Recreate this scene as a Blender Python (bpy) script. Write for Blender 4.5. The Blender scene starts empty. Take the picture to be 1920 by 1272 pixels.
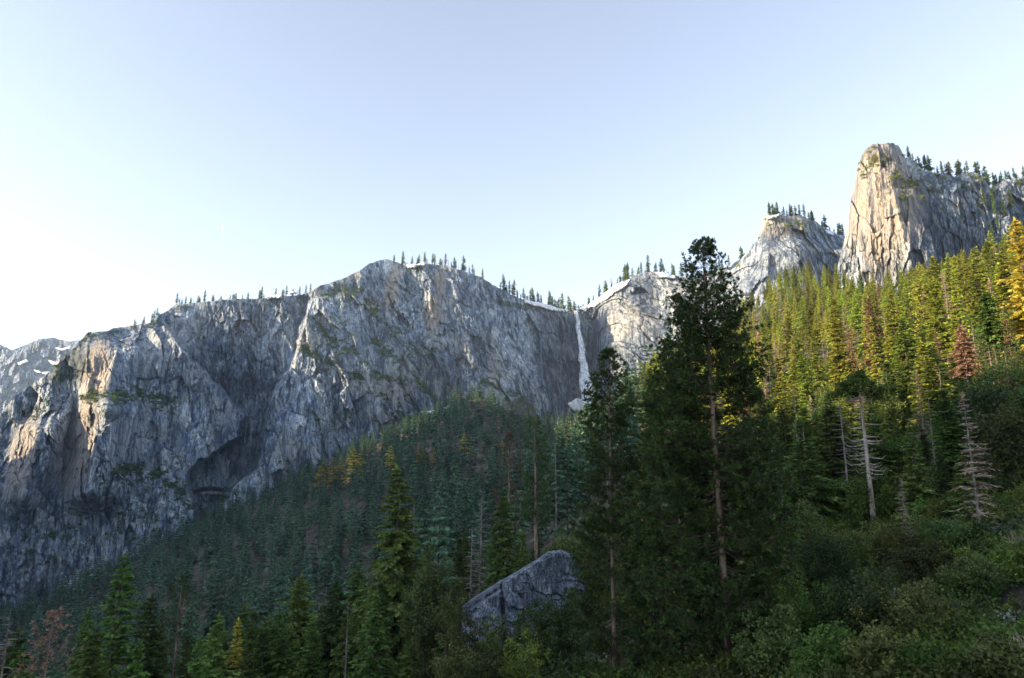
import bpy, math, random
import numpy as np
from mathutils import Vector
R = math.radians
C = bpy.context.scene.collection
SC = bpy.context.scene

# ------------------------------------------------------------------ camera
PITCH = R(12.4); FPX = 1280.0
cam = bpy.data.cameras.new('camera'); cam.sensor_width = 36; cam.lens = 24
cam.clip_start = 0.5; cam.clip_end = 60000
camo = bpy.data.objects.new('camera', cam); C.objects.link(camo)
camo.location = (0, 0, 0); camo.rotation_euler = (R(90) + PITCH, 0, 0)
SC.camera = camo
# ------------------------------------------------------------------ world, sun, exposure
SUN_AZ, SUN_EL = -107.0, 14.0          # azimuth from the view axis (+Y), negative = left
w = bpy.data.worlds.new('World'); SC.world = w; w.use_nodes = True
nt = w.node_tree; nt.nodes.clear()
out = nt.nodes.new('ShaderNodeOutputWorld'); bg = nt.nodes.new('ShaderNodeBackground')
sky = nt.nodes.new('ShaderNodeTexSky'); sky.sky_type = 'NISHITA'; sky.sun_disc = False
sky.sun_elevation = R(SUN_EL); sky.sun_rotation = R(SUN_AZ)
sky.altitude = 1200; sky.air_density = 1.1; sky.dust_density = 0.35; sky.ozone_density = 2.0
bg.inputs['Strength'].default_value = 0.15
tint = nt.nodes.new('ShaderNodeMix'); tint.data_type = 'RGBA'; tint.blend_type = 'MULTIPLY'; tint.inputs[0].default_value = 1
tint.inputs[7].default_value = (1.01, .968, .972, 1)      # the hazy, slightly lilac air of the morning
hsat = nt.nodes.new('ShaderNodeHueSaturation'); hsat.inputs['Saturation'].default_value = .62
nt.links.new(sky.outputs[0], hsat.inputs['Color']); nt.links.new(hsat.outputs[0], tint.inputs[6]); nt.links.new(tint.outputs[2], bg.inputs['Color']); nt.links.new(bg.outputs[0], out.inputs[0])
sl = bpy.data.lights.new('sun', 'SUN'); sl.energy = 5.0; sl.angle = R(0.53); sl.color = (1.0, 0.77, 0.48)
so = bpy.data.objects.new('sun', sl); C.objects.link(so)
sd = Vector((math.sin(R(SUN_AZ)) * math.cos(R(SUN_EL)), math.cos(R(SUN_AZ)) * math.cos(R(SUN_EL)), math.sin(R(SUN_EL))))
so.rotation_euler = sd.to_track_quat('Z', 'Y').to_euler()
so.location = sd * 3000
SC.view_settings.view_transform = 'Standard'; SC.view_settings.look = 'None'
SC.view_settings.exposure = 1.54; SC.view_settings.gamma = 1
SC.cycles.max_bounces = 5; SC.cycles.diffuse_bounces = 3; SC.cycles.transmission_bounces = 2
SC.cycles.transparent_max_bounces = 6; SC.cycles.volume_bounces = 1
SC.cycles.caustics_reflective = False; SC.cycles.caustics_refractive = False
SC.cycles.volume_max_steps = 64

# ------------------------------------------------------------------ maths helpers
cp, sp = math.cos(PITCH), math.sin(PITCH)
def P(u, v, D):
    """point at depth y = D seen at photo pixel (u, v); arrays allowed"""
    u = np.asarray(u, float); v = np.asarray(v, float); D = np.asarray(D, float)
    a = (u - 960) / FPX; b = (636 - v) / FPX
    Y = cp - b * sp; Z = sp + b * cp
    return np.stack([a / Y * D, D + 0 * a, Z / Y * D], -1)
def proj(x, y, z):
    d = y * cp + z * sp; b = (-y * sp + z * cp) / d
    return 960 + FPX * x / d, 636 - FPX * b
def uX(u, D):      # world x for ground-level column u (near horizon)
    return (np.asarray(u, float) - 960) / FPX * D * cp
def _hash(ix, iy, iz, seed):
    h = (ix * 374761393 + iy * 668265263 + iz * 2147483647 + seed * 974634777) & 0xFFFFFFFF
    h = ((h ^ (h >> 13)) * 1274126177) & 0xFFFFFFFF
    return ((h ^ (h >> 16)) & 0xFFFF) / 65535.0
def vnoise(x, y, z=0.0, seed=0):
    x, y, z = np.broadcast_arrays(np.asarray(x, float), np.asarray(y, float), np.asarray(z, float))
    fx, fy, fz = np.floor(x), np.floor(y), np.floor(z)
    ix, iy, iz = fx.astype(np.int64), fy.astype(np.int64), fz.astype(np.int64)
    tx, ty, tz = x - fx, y - fy, z - fz
    tx = tx * tx * (3 - 2 * tx); ty = ty * ty * (3 - 2 * ty); tz = tz * tz * (3 - 2 * tz)
    r = 0
    for a in (0, 1):
        for b in (0, 1):
            for c in (0, 1):
                wgt = (tx if a else 1 - tx) * (ty if b else 1 - ty) * (tz if c else 1 - tz)
                r = r + wgt * _hash(ix + a, iy + b, iz + c, seed)
    return r * 2 - 1
def fbm(x, y, z=0.0, oct=4, seed=0, gain=.5, ridged=False):
    s = 0; a = 1; t = 0
    for o in range(oct):
        n = vnoise(x * 2**o + 17.3 * o, y * 2**o + 9.1 * o, np.asarray(z) * 2**o, seed + o)
        if ridged: n = 1 - 2 * np.abs(n)
        s = s + a * n; t += a; a *= gain
    return s / t
def sstep(e0, e1, x):
    t = np.clip((x - e0) / (e1 - e0), 0, 1); return t * t * (3 - 2 * t)
def crackle(x, y, seed=0, facet=False):
    """distance-difference to the two nearest jittered cell points and the nearest cell's random value"""
    ix, iy = np.floor(x).astype(np.int64), np.floor(y).astype(np.int64)
    d1 = np.full(x.shape, 9.0); d2 = np.full(x.shape, 9.0); val = np.zeros(x.shape); fac = np.zeros(x.shape)
    for a in (-1, 0, 1):
        for b in (-1, 0, 1):
            jx = _hash(ix + a, iy + b, 1, seed); jy = _hash(ix + a, iy + b, 2, seed)
            ox, oy = ix + a + jx - x, iy + b + jy - y; d = np.hypot(ox, oy)
            n = d < d1
            d2 = np.where(n, d1, np.minimum(d2, d)); hv_ = _hash(ix + a, iy + b, 3, seed); val = np.where(n, hv_, val)
            fac = np.where(n, ox * (_hash(ix + a, iy + b, 4, seed) - .5) + oy * (_hash(ix + a, iy + b, 5, seed) - .5), fac)
            d1 = np.where(n, d, d1)
    return (d2 - d1, val, fac) if facet else (d2 - d1, val)

# ------------------------------------------------------------------ object helpers
def tag(o, label=None, cat=None, group=None, kind=None):
    if label: o['label'] = label
    if cat: o['category'] = cat
    if group: o['group'] = group
    if kind: o['kind'] = kind
    return o
def new_mesh(name, V, F, mat=None, smooth=False):
    """V (n,3), F (m,k) with a single polygon size, or a list of such arrays"""
    me = bpy.data.meshes.new(name)
    V = np.asarray(V, np.float32)
    Fs = F if isinstance(F, list) else [F]
    loops = np.concatenate([np.asarray(f, np.int32).ravel() for f in Fs])
    tot = np.concatenate([np.full(len(f), f.shape[1], np.int32) for f in Fs])
    st = np.concatenate([[0], np.cumsum(tot)[:-1]]).astype(np.int32)
    me.vertices.add(len(V)); me.vertices.foreach_set('co', V.ravel())
    me.loops.add(len(loops)); me.loops.foreach_set('vertex_index', loops)
    me.polygons.add(len(tot)); me.polygons.foreach_set('loop_start', st); me.polygons.foreach_set('loop_total', tot)
    me.polygons.foreach_set('use_smooth', np.full(len(tot), smooth, bool))
    me.update(calc_edges=True); me.validate()
    if mat: me.materials.append(mat)
    return me
def obj(name, me, parent=None, loc=None, rz=0, s=None, link=True):
    o = bpy.data.objects.new(name, me)
    if link: C.objects.link(o)
    if parent: o.parent = parent
    if loc is not None: o.location = [float(c) for c in loc]
    o.rotation_euler[2] = rz
    if s is not None: o.scale = (s, s, s) if np.isscalar(s) else s
    return o
def grid_faces(n, m):
    i = np.arange(n - 1)[:, None] * m + np.arange(m - 1)[None, :]
    i = i.ravel(); return np.stack([i, i + 1, i + m + 1, i + m], -1)
def attr(me, name, vals):
    a = me.attributes.new(name, 'FLOAT', 'POINT'); a.data.foreach_set('value', np.asarray(vals, np.float32).ravel())

# ------------------------------------------------------------------ materials
def mat_base(name):
    m = bpy.data.materials.new(name); m.use_nodes = True; nt = m.node_tree; nt.nodes.clear()
    o = nt.nodes.new('ShaderNodeOutputMaterial')
    return m, nt, o
def N(nt, t, **k):
    n = nt.nodes.new(t)
    for a, b in k.items():
        if a.startswith('i_'): n.inputs[a[2:]].default_value = b
        else: setattr(n, a, b)
    return n
def ramp(nt, fac, stops):
    r = nt.nodes.new('ShaderNodeValToRGB'); e = r.color_ramp.elements
    while len(e) < len(stops): e.new(.5)
    for i, (p, c) in enumerate(stops): e[i].position = p; e[i].color = (*c, 1)
    nt.links.new(fac, r.inputs[0]); return r.outputs[0]
def mixc(nt, f, a, b, mode='MIX'):
    m = nt.nodes.new('ShaderNodeMix'); m.data_type = 'RGBA'; m.blend_type = mode
    for i, s in ((0, f), (6, a), (7, b)):
        if hasattr(s, 'links') or isinstance(s, bpy.types.NodeSocket): nt.links.new(s, m.inputs[i])
        else: m.inputs[i].default_value = s if i == 0 else (*s, 1)
    return m.outputs[2]
def foliage_mat(name, c1, c2, trans=.3, tc=None, hv=.12, vv=(.55, 1.75)):
    """per-leaf tint from a noise in object space, per-tree tint from Object Info"""
    m, nt, o = mat_base(name); L = nt.links.new
    tcn = N(nt, 'ShaderNodeTexCoord'); oi = N(nt, 'ShaderNodeObjectInfo')
    no = N(nt, 'ShaderNodeTexNoise', i_Scale=0.9, i_Detail=3.0); L(tcn.outputs['Object'], no.inputs['Vector'])
    geo = N(nt, 'ShaderNodeNewGeometry')
    ad = N(nt, 'ShaderNodeMath', operation='MULTIPLY_ADD'); L(geo.outputs['Random Per Island'], ad.inputs[0]); ad.inputs[1].default_value = .7
    sb = N(nt, 'ShaderNodeMath', operation='MULTIPLY_ADD'); L(no.outputs[0], sb.inputs[0]); sb.inputs[1].default_value = 1.6; sb.inputs[2].default_value = -.65
    L(sb.outputs[0], ad.inputs[2])
    col = ramp(nt, ad.outputs[0], [(0.0, c1), (1.0, c2)])
    hs = N(nt, 'ShaderNodeHueSaturation'); L(col, hs.inputs['Color'])
    mr = N(nt, 'ShaderNodeMapRange'); L(oi.outputs['Random'], mr.inputs[0]); mr.inputs[3].default_value = .5 - hv * .2; mr.inputs[4].default_value = .5 + hv * .15
    L(mr.outputs[0], hs.inputs['Hue'])
    mv = N(nt, 'ShaderNodeMapRange'); mlt = N(nt, 'ShaderNodeMath', operation='MULTIPLY'); L(oi.outputs['Random'], mlt.inputs[0]); mlt.inputs[1].default_value = 7.31
    fr = N(nt, 'ShaderNodeMath', operation='FRACT'); L(mlt.outputs[0], fr.inputs[0]); L(fr.outputs[0], mv.inputs[0]); mv.inputs[3].default_value = vv[0]; mv.inputs[4].default_value = vv[1]
    L(mv.outputs[0], hs.inputs['Value'])
    pb = N(nt, 'ShaderNodeBsdfPrincipled', i_Roughness=.6); L(hs.outputs[0], pb.inputs['Base Color'])
    pb.inputs['Specular IOR Level'].default_value = .25
    tr = N(nt, 'ShaderNodeBsdfTranslucent'); L(hs.outputs[0], tr.inputs['Color'])
    mx = N(nt, 'ShaderNodeMixShader', i_Fac=trans); L(pb.outputs[0], mx.inputs[1]); L(tr.outputs[0], mx.inputs[2])
    L(mx.outputs[0], o.inputs[0]); return m
def bark_mat(name, c1, c2, sc=3.0):
    m, nt, o = mat_base(name); L = nt.links.new
    tcn = N(nt, 'ShaderNodeTexCoord'); mp = N(nt, 'ShaderNodeMapping'); mp.inputs['Scale'].default_value = (1, 1, .2)
    L(tcn.outputs['Object'], mp.inputs[0])
    no = N(nt, 'ShaderNodeTexNoise', i_Scale=sc, i_Detail=6.0); L(mp.outputs[0], no.inputs['Vector'])
    col = ramp(nt, no.outputs[0], [(.35, c1), (.65, c2)])
    pb = N(nt, 'ShaderNodeBsdfPrincipled', i_Roughness=.9); L(col, pb.inputs['Base Color'])
    bu = N(nt, 'ShaderNodeBump', i_Strength=.8, i_Distance=.05); L(no.outputs[0], bu.inputs['Height']); L(bu.outputs[0], pb.inputs['Normal'])
    L(pb.outputs[0], o.inputs[0]); return m
M = {}
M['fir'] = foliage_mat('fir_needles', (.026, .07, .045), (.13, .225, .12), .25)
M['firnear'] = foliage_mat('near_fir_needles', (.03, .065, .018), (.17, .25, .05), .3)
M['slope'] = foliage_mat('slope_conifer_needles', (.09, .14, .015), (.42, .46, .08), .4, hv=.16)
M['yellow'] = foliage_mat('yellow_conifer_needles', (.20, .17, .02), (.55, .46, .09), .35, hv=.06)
M['brown'] = foliage_mat('dead_brown_needles', (.16, .10, .06), (.42, .29, .19), .3, hv=.08)
M['twig'] = foliage_mat('bare_pinkish_twigs', (.16, .11, .08), (.38, .29, .23), .15, hv=.05)
M['pine'] = foliage_mat('pine_needles', (.018, .042, .014), (.125, .20, .05), .22, hv=.05, vv=(.75, 1.1))
M['leaf'] = foliage_mat('green_leaves', (.028, .055, .010), (.17, .235, .045), .35, hv=.25)
M['leafdark'] = foliage_mat('dark_oak_leaves', (.020, .042, .012), (.14, .18, .05), .3, hv=.25)
M['sage'] = foliage_mat('grey_green_leaves', (.09, .11, .07), (.26, .28, .20), .25)
M['bark'] = bark_mat('brown_bark', (.035, .024, .018), (.17, .11, .08))
M['barkred'] = bark_mat('pine_bark', (.08, .05, .04), (.42, .29, .21), 2.0)
M['snag'] = bark_mat('bleached_wood', (.11, .09, .08), (.36, .31, .28), 2.0)
M['twigwood'] = bark_mat('grey_twigs', (.10, .08, .07), (.28, .24, .21), 4.0)

def granite_mat(name, near=False):
    m, nt, o = mat_base(name); L = nt.links.new
    geo = N(nt, 'ShaderNodeNewGeometry')
    def noise(scale, det=8.0, st=None, rough=.6, dist=0.0):
        mp = N(nt, 'ShaderNodeMapping'); mp.inputs['Scale'].default_value = st or (1, 1, 1); L(geo.outputs['Position'], mp.inputs[0])
        n = N(nt, 'ShaderNodeTexNoise', i_Scale=scale, i_Detail=det, i_Roughness=rough, i_Distortion=dist); L(mp.outputs[0], n.inputs['Vector']); return n.outputs[0]
    k = 30.0 if near else 1.0
    big = noise(.012 * k, 6.0, (1, 1, .6)); streak = noise(.09 * k, 7.0, (1, 1, .10), .65, .4)
    fine = noise(.25 * k, 9.0, (1, 1, .45), .7); med = noise(.045 * k, 8.0, (1, 1, .5), .65, .6)
    base = ramp(nt, med, [(.37, (.165, .235, .365)), (.45, (.33, .43, .57)), (.53, (.51, .60, .70)), (.61, (.73, .79, .83))])
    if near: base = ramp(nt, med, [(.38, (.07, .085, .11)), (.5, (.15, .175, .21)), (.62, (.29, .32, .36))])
    fcol = ramp(nt, fine, [(.38, (.42, .44, .48)), (.47, (.98, .98, .98)), (.59, (1.5, 1.49, 1.47))])
    mk = ramp(nt, noise(.016 * k, 4.0, (1, 1, .7)), [(.42, (.3, .3, .3)), (.56, (1, 1, 1))])
    c = mixc(nt, mk, base, fcol, 'MULTIPLY')
    zone = ramp(nt, big, [(.40, (.62, .65, .70)), (.50, (.98, .98, .98)), (.60, (1.35, 1.33, 1.3))])
    c = mixc(nt, 1.0, c, zone, 'MULTIPLY')
    streak2 = noise(.32 * k, 6.0, (1, 1, .13), .6, .3)
    s2 = ramp(nt, streak2, [(.40, (.5, .53, .58)), (.48, (1, 1, 1)), (.58, (1.35, 1.35, 1.33))])
    c = mixc(nt, .9, c, s2, 'MULTIPLY')
    sf = ramp(nt, streak, [(.50, (0, 0, 0)), (.57, (.8, .8, .8))])
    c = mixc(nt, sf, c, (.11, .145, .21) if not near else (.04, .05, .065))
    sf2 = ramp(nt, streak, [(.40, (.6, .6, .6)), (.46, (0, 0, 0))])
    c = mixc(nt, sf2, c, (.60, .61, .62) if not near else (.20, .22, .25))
    vc = N(nt, 'ShaderNodeTexVoronoi', i_Scale=.055 * k); vc.feature = 'DISTANCE_TO_EDGE'
    mpc = N(nt, 'ShaderNodeMapping'); mpc.inputs['Scale'].default_value = (1, 1, .4); mpc.inputs['Rotation'].default_value = (.2, .3, 0)
    wn = N(nt, 'ShaderNodeTexNoise', i_Scale=.08 * k, i_Detail=4.0); L(geo.outputs['Position'], wn.inputs['Vector'])
    wa = N(nt, 'ShaderNodeVectorMath', operation='MULTIPLY_ADD'); L(wn.outputs['Color'], wa.inputs[0]); wa.inputs[1].default_value = (8 / k, 8 / k, 8 / k); L(geo.outputs['Position'], wa.inputs[2])
    L(wa.outputs[0], mpc.inputs[0]); L(mpc.outputs[0], vc.inputs['Vector'])
    ck = ramp(nt, vc.outputs[0], [(.0, (.35, .37, .42)), (.035, (1, 1, 1))])
    cm_ = ramp(nt, med, [(.46, (0, 0, 0)), (.56, (1, 1, 1))])
    c = mixc(nt, cm_, c, mixc(nt, 1.0, c, ck, 'MULTIPLY'))
    if not near:
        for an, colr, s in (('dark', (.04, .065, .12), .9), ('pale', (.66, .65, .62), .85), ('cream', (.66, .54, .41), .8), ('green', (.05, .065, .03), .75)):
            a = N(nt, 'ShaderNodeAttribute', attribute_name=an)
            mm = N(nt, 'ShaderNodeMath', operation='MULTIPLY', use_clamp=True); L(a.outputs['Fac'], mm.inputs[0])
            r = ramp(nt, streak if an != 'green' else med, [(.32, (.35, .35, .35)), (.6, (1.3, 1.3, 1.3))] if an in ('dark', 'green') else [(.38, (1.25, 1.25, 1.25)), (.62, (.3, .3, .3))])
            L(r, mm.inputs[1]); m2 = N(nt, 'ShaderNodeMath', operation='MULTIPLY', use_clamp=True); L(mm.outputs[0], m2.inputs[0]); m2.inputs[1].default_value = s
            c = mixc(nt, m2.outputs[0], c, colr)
    pb = N(nt, 'ShaderNodeBsdfPrincipled', i_Roughness=.85); pb.inputs['Specular IOR Level'].default_value = .3
    L(c, pb.inputs['Base Color'])
    vor = N(nt, 'ShaderNodeTexVoronoi', i_Scale=(.02 if near else .05) * k); vor.feature = 'DISTANCE_TO_EDGE'
    mp = N(nt, 'ShaderNodeMapping'); mp.inputs['Scale'].default_value = (1, 1, .35); mp.inputs['Rotation'].default_value = (.15, .25, 0)
    L(geo.outputs['Position'], mp.inputs[0]); L(mp.outputs[0], vor.inputs['Vector'])
    b1 = N(nt, 'ShaderNodeBump', i_Strength=1.0, i_Distance=(9.0 if not near else 5) / k); L(fine, b1.inputs['Height'])
    b2 = N(nt, 'ShaderNodeBump', i_Strength=1.0, i_Distance=(16.0 if not near else 5) / k); L(streak, b2.inputs['Height']); L(b1.outputs[0], b2.inputs['Normal'])
    vm = N(nt, 'ShaderNodeMath', operation='MINIMUM'); L(vor.outputs[0], vm.inputs[0]); vm.inputs[1].default_value = .08
    b3 = N(nt, 'ShaderNodeBump', i_Strength=.18, i_Distance=20.0 / k); L(vm.outputs[0], b3.inputs['Height']); L(b2.outputs[0], b3.inputs['Normal'])
    L(b3.outputs[0], pb.inputs['Normal']); L(pb.outputs[0], o.inputs[0]); return m
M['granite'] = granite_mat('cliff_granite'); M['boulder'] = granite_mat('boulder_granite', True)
def ground_mat():
    m, nt, o = mat_base('forest_floor'); L = nt.links.new
    geo = N(nt, 'ShaderNodeNewGeometry')
    n1 = N(nt, 'ShaderNodeTexNoise', i_Scale=.06, i_Detail=10.0); L(geo.outputs['Position'], n1.inputs['Vector'])
    n2 = N(nt, 'ShaderNodeTexNoise', i_Scale=1.5, i_Detail=6.0); L(geo.outputs['Position'], n2.inputs['Vector'])
    c = ramp(nt, n1.outputs[0], [(.35, (.028, .035, .014)), (.5, (.06, .05, .03)), (.62, (.12, .095, .065)), (.75, (.2, .18, .16))])
    f = ramp(nt, n2.outputs[0], [(.3, (.5, .5, .5)), (.7, (1.3, 1.3, 1.3))])
    c = mixc(nt, 1.0, c, f, 'MULTIPLY')
    pb = N(nt, 'ShaderNodeBsdfPrincipled', i_Roughness=.95); L(c, pb.inputs['Base Color'])
    bu = N(nt, 'ShaderNodeBump', i_Strength=1.0, i_Distance=.4); L(n2.outputs[0], bu.inputs['Height']); L(bu.outputs[0], pb.inputs['Normal'])
    L(pb.outputs[0], o.inputs[0]); return m
M['ground'] = ground_mat()
def simple(name, col, rough=.7, emit=0):
    m, nt, o = mat_base(name)
    if emit:
        e = N(nt, 'ShaderNodeEmission', i_Strength=emit); e.inputs[0].default_value = (*col, 1); nt.links.new(e.outputs[0], o.inputs[0]); return m
    n = N(nt, 'ShaderNodeTexNoise', i_Scale=.15, i_Detail=8.0); g = N(nt, 'ShaderNodeNewGeometry'); nt.links.new(g.outputs['Position'], n.inputs['Vector'])
    c = ramp(nt, n.outputs[0], [(.3, tuple(x * .82 for x in col)), (.6, col)])
    pb = N(nt, 'ShaderNodeBsdfPrincipled', i_Roughness=rough); nt.links.new(c, pb.inputs['Base Color']); nt.links.new(pb.outputs[0], o.inputs[0]); return m
M['snow'] = simple('snow_surface', (.84, .86, .88))
M['moon'] = simple('moonlit_crescent', (.93, .96, 1.0), emit=.55)
M['cone'] = simple('pine_cone_scales', (.42, .22, .09))

# ------------------------------------------------------------------ terrain
CTRL = {  # photo column u : [(depth, ground height)]
 -600: [(30, -9), (100, -40), (250, -95), (600, -130), (1200, -130)],
 0: [(30, -9), (80, -36), (130, -60), (250, -108), (600, -170), (1000, -205), (1250, -215), (1700, -190)],
 150: [(130, -58), (600, -160), (1000, -175), (1300, -170)],
 300: [(40, -13), (80, -34), (130, -56), (250, -96), (600, -138), (900, -128), (1150, -120), (1400, -105), (1700, -100)],
 500: [(130, -48), (250, -85), (600, -105), (900, -75), (1150, -50), (1450, -15), (1800, 0)],
 700: [(50, -18), (110, -36), (250, -66), (450, -80), (700, -56), (1000, 0), (1300, 60), (1600, 105), (1900, 120)],
 800: [(110, -33), (250, -52), (450, -60), (700, -32), (1000, 25), (1300, 110), (1700, 150)],
 905: [(45, -16), (110, -28), (200, -36), (400, -38), (700, -12), (1000, 65), (1300, 172), (1500, 165), (1750, 175)],
 1000: [(110, -24), (200, -26), (400, -18), (700, 10), (1000, 55), (1300, 85), (1800, 165)],
 1100: [(60, -18), (110, -22), (200, -20), (400, 2), (700, 38), (1000, 62), (1400, 105), (1850, 180)],
 1250: [(60, -16), (110, -17), (200, -5), (400, 45), (700, 105), (1000, 160), (1500, 240), (1900, 250)],
 1400: [(50, -14), (100, -12), (200, 4), (300, 20), (600, 92), (800, 150), (1100, 265), (1400, 300)],
 1550: [(60, -13), (130, -3), (250, 25), (500, 105), (700, 180), (900, 275), (1200, 360)],
 1650: [(45, -12), (90, -9), (130, 0), (250, 33), (500, 116), (800, 222), (950, 275), (1200, 300)],
 1780: [(45, -11), (90, -6), (150, 10), (300, 64), (500, 128), (800, 225), (1000, 290), (1200, 330)],
 1900: [(40, -10), (65, -8), (90, -2), (130, 12), (200, 40), (330, 90), (500, 145), (700, 215), (900, 290), (1200, 350)],
 2400: [(30, -5), (100, 18), (300, 100), (700, 260), (1200, 420)],
}
cx, cy, cz = [], [], []
for u, l in CTRL.items():
    for D, z in l:
        x = uX(u, D); cx.append(math.atan2(x, D)); cy.append(math.log(math.hypot(x, D))); cz.append(z)
for az in range(-180, 180, 30):
    side = math.sin(R(az))
    cx.append(R(az)); cy.append(math.log(2.0)); cz.append(-1.9)
    cx.append(R(az)); cy.append(math.log(9)); cz.append(-3.4 + 1.0 * side)
for az, l in {75: [(30, -2), (100, 25), (400, 180), (1200, 480)], 110: [(30, 0), (100, 20), (400, 140), (1200, 400)],
              150: [(30, -1), (100, 5), (400, 60), (1200, 200)], 180: [(50, -4), (300, -20), (1500, 20)], -150: [(50, -10), (300, -60), (1200, -80)],
              -110: [(50, -18), (300, -90), (1100, -130)], -75: [(50, -20), (300, -110), (1100, -150)], -50: [(300, -120), (1100, -150)]}.items():
    for r, z in l: cx.append(R(az)); cy.append(math.log(r)); cz.append(z)
for az, z in ((-150, 0), (-110, -100), (-75, -100), (-45, -100), (-30, -100), (-15, -50), (0, 50), (15, 200), (30, 400), (50, 500), (80, 500), (110, 400), (150, 200), (180, 50)):
    cx.append(R(az)); cy.append(math.log(4500)); cz.append(z)
cx, cy, cz = np.array(cx), np.array(cy), np.array(cz, float)
AX = 2.2
Xc = np.concatenate([cx, cx + 2 * np.pi, cx - 2 * np.pi]) * AX; Yc = np.tile(cy, 3); Zc = np.tile(cz, 3)
keep = np.abs(Xc) < AX * 4.6; Xc, Yc, Zc = Xc[keep], Yc[keep], Zc[keep]
# heights are scaled by 1/r before fitting, so the fit is smooth at every distance
Sc = Zc / np.exp(Yc)
def U_(r2): return np.where(r2 > 1e-12, .5 * r2 * np.log(r2 + 1e-12), 0)
n = len(Xc); K = U_((Xc[:, None] - Xc)**2 + (Yc[:, None] - Yc)**2) + np.eye(n) * 2e-3
A = np.zeros((n + 3, n + 3)); A[:n, :n] = K; A[:n, n] = 1; A[:n, n + 1] = Xc; A[:n, n + 2] = Yc; A[n:, :n] = A[:n, n:].T
W = np.linalg.solve(A, np.concatenate([Sc, [0, 0, 0]]))
CREST = np.array([(-3000, 250), (-500, 400), (-350, 388), (-190, 386), (-50, 386), (140, 392), (300, 405), (460, 430), (640, 465), (750, 480), (900, 500), (960, 500), (1010, 250), (1220, 160), (1800, 110), (2600, 60)], float)
def H(x, y):
    x = np.asarray(x, float); y = np.asarray(y, float); sh = x.shape
    x = x.ravel(); y = y.ravel(); r = np.hypot(x, y) + 1e-6
    a = np.arctan2(x, y) * AX; l = np.log(np.maximum(r, 1.5)); out = np.empty(len(x))
    for i in range(0, len(x), 20000):
        s = slice(i, i + 20000)
        out[s] = U_((a[s, None] - Xc)**2 + (l[s, None] - Yc)**2) @ W[:n] + W[n] + W[n + 1] * a[s] + W[n + 2] * l[s]
    z = out * r
    amp = np.clip((r - 8) * .02, 0, 9)
    z = z + amp * fbm(x / (r * .15 + 10) , y / (r * .15 + 10), oct=3, seed=5) * .6 + np.clip(r * .004, 0, 3) * fbm(x / 14, y / 14, oct=3, seed=9)
    # unseen valley wall added left of the frame, crest shaped to cast shade
    xc = -1300 - np.maximum(0, y - 900) * .9
    crest = np.interp(y, CREST[:, 0], CREST[:, 1]) + 14 * fbm(y / 90, y * 0, oct=4, seed=3)
    ridge = crest - np.abs(x - xc) * np.where(x > xc, 1.3, .5)
    z = np.maximum(z, ridge)
    return z.reshape(sh)
def build_terrain():
    az = np.concatenate([np.linspace(-180, -46, 150, endpoint=False), np.linspace(-46, 46, 700, endpoint=False), np.linspace(46, 180, 100)])
    rr = np.exp(np.linspace(math.log(1.5), math.log(5200), 380))
    A_, R_ = np.meshgrid(np.radians(az), rr)
    x, y = np.sin(A_) * R_, np.cos(A_) * R_
    z = H(x, y); F = grid_faces(len(rr), len(az))[:, ::-1]
    V = np.stack([x, y, z], -1).reshape(-1, 3)
    m = len(az); j = np.arange(m - 1); V = np.vstack([V, [[0, 0, -1.9]]]); c = len(V) - 1
    tri = np.stack([np.full(m - 1, c), j + 1, j], -1)
    o = obj('terrain', new_mesh('terrain', V, [F, tri], M['ground'], True)); tag(o, kind='structure')
build_terrain()

# ------------------------------------------------------------------ cliffs
def line_u(pts, v):      # u of a line given as (v, u) points
    p = np.array(pts, float); return np.interp(v, p[:, 0], p[:, 1])
def line_v(pts, u):
    p = np.array(pts, float); return np.interp(u, p[:, 0], p[:, 1])
def blob(u, v, cu, cv, ru, rv, rot=0, soft=.5):
    c, s = math.cos(rot), math.sin(rot); du, dv = u - cu, v - cv
    a = (du * c + dv * s) / ru; b = (-du * s + dv * c) / rv
    return 1 - sstep(1 - soft, 1 + soft, np.hypot(a, b))
def relief(x, z, amp=1.0, seed=0, lean=.0):
    """metre-scale cliff relief in world space: fluting, blocks, joints; positive sticks out"""
    xs = x + lean * z
    if seed == 41: z = z * 1.1         # the tower is jointed in tall columns
    wq = (1 if seed == 41 else 14) * fbm(xs / 60, z / 60, oct=2, seed=seed + 50)
    f = 13 * fbm((xs + wq) / 70, z / 300, oct=2, seed=seed)
    f = f + 6 * fbm((xs + wq) / 15, z / 190, oct=3, seed=seed + 7)
    jx, jz = xs + .5 * wq + 2.5 * fbm(xs / 9, z / 9, oct=3, seed=seed + 60), z + 3 * fbm(xs / 9, z / 9, oct=3, seed=seed + 61)
    e1, v1, g1 = crackle(jx / 40, (jz + .5 * xs) / 95, seed + 3, True)
    e2, v2, g2 = crackle(jx / 14, (jz - .35 * xs) / 36, seed + 4, True)
    e3, v3, g3 = crackle(jx / 5.5, (jz + .2 * xs) / 11, seed + 5, True)
    rough = .28 + .95 * sstep(-.2, .3, fbm(xs / 95, z / 120, oct=3, seed=seed + 40))      # clean slabs between broken zones
    f = f + 13 * (v1 - .5) + 36 * g1 + rough * (6 * (v2 - .5) + 16 * g2 + 2.6 * (v3 - .5) + 6.5 * g3)
    f = f - 2.5 * (1 - sstep(0, .05, e1)) - 2.5 * rough * (1 - sstep(0, .07, e2))
    f = f + 1.4 * fbm(xs / 3.5, z / 7, oct=3, seed=seed + 10)
    return f * amp * 1.35

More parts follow.
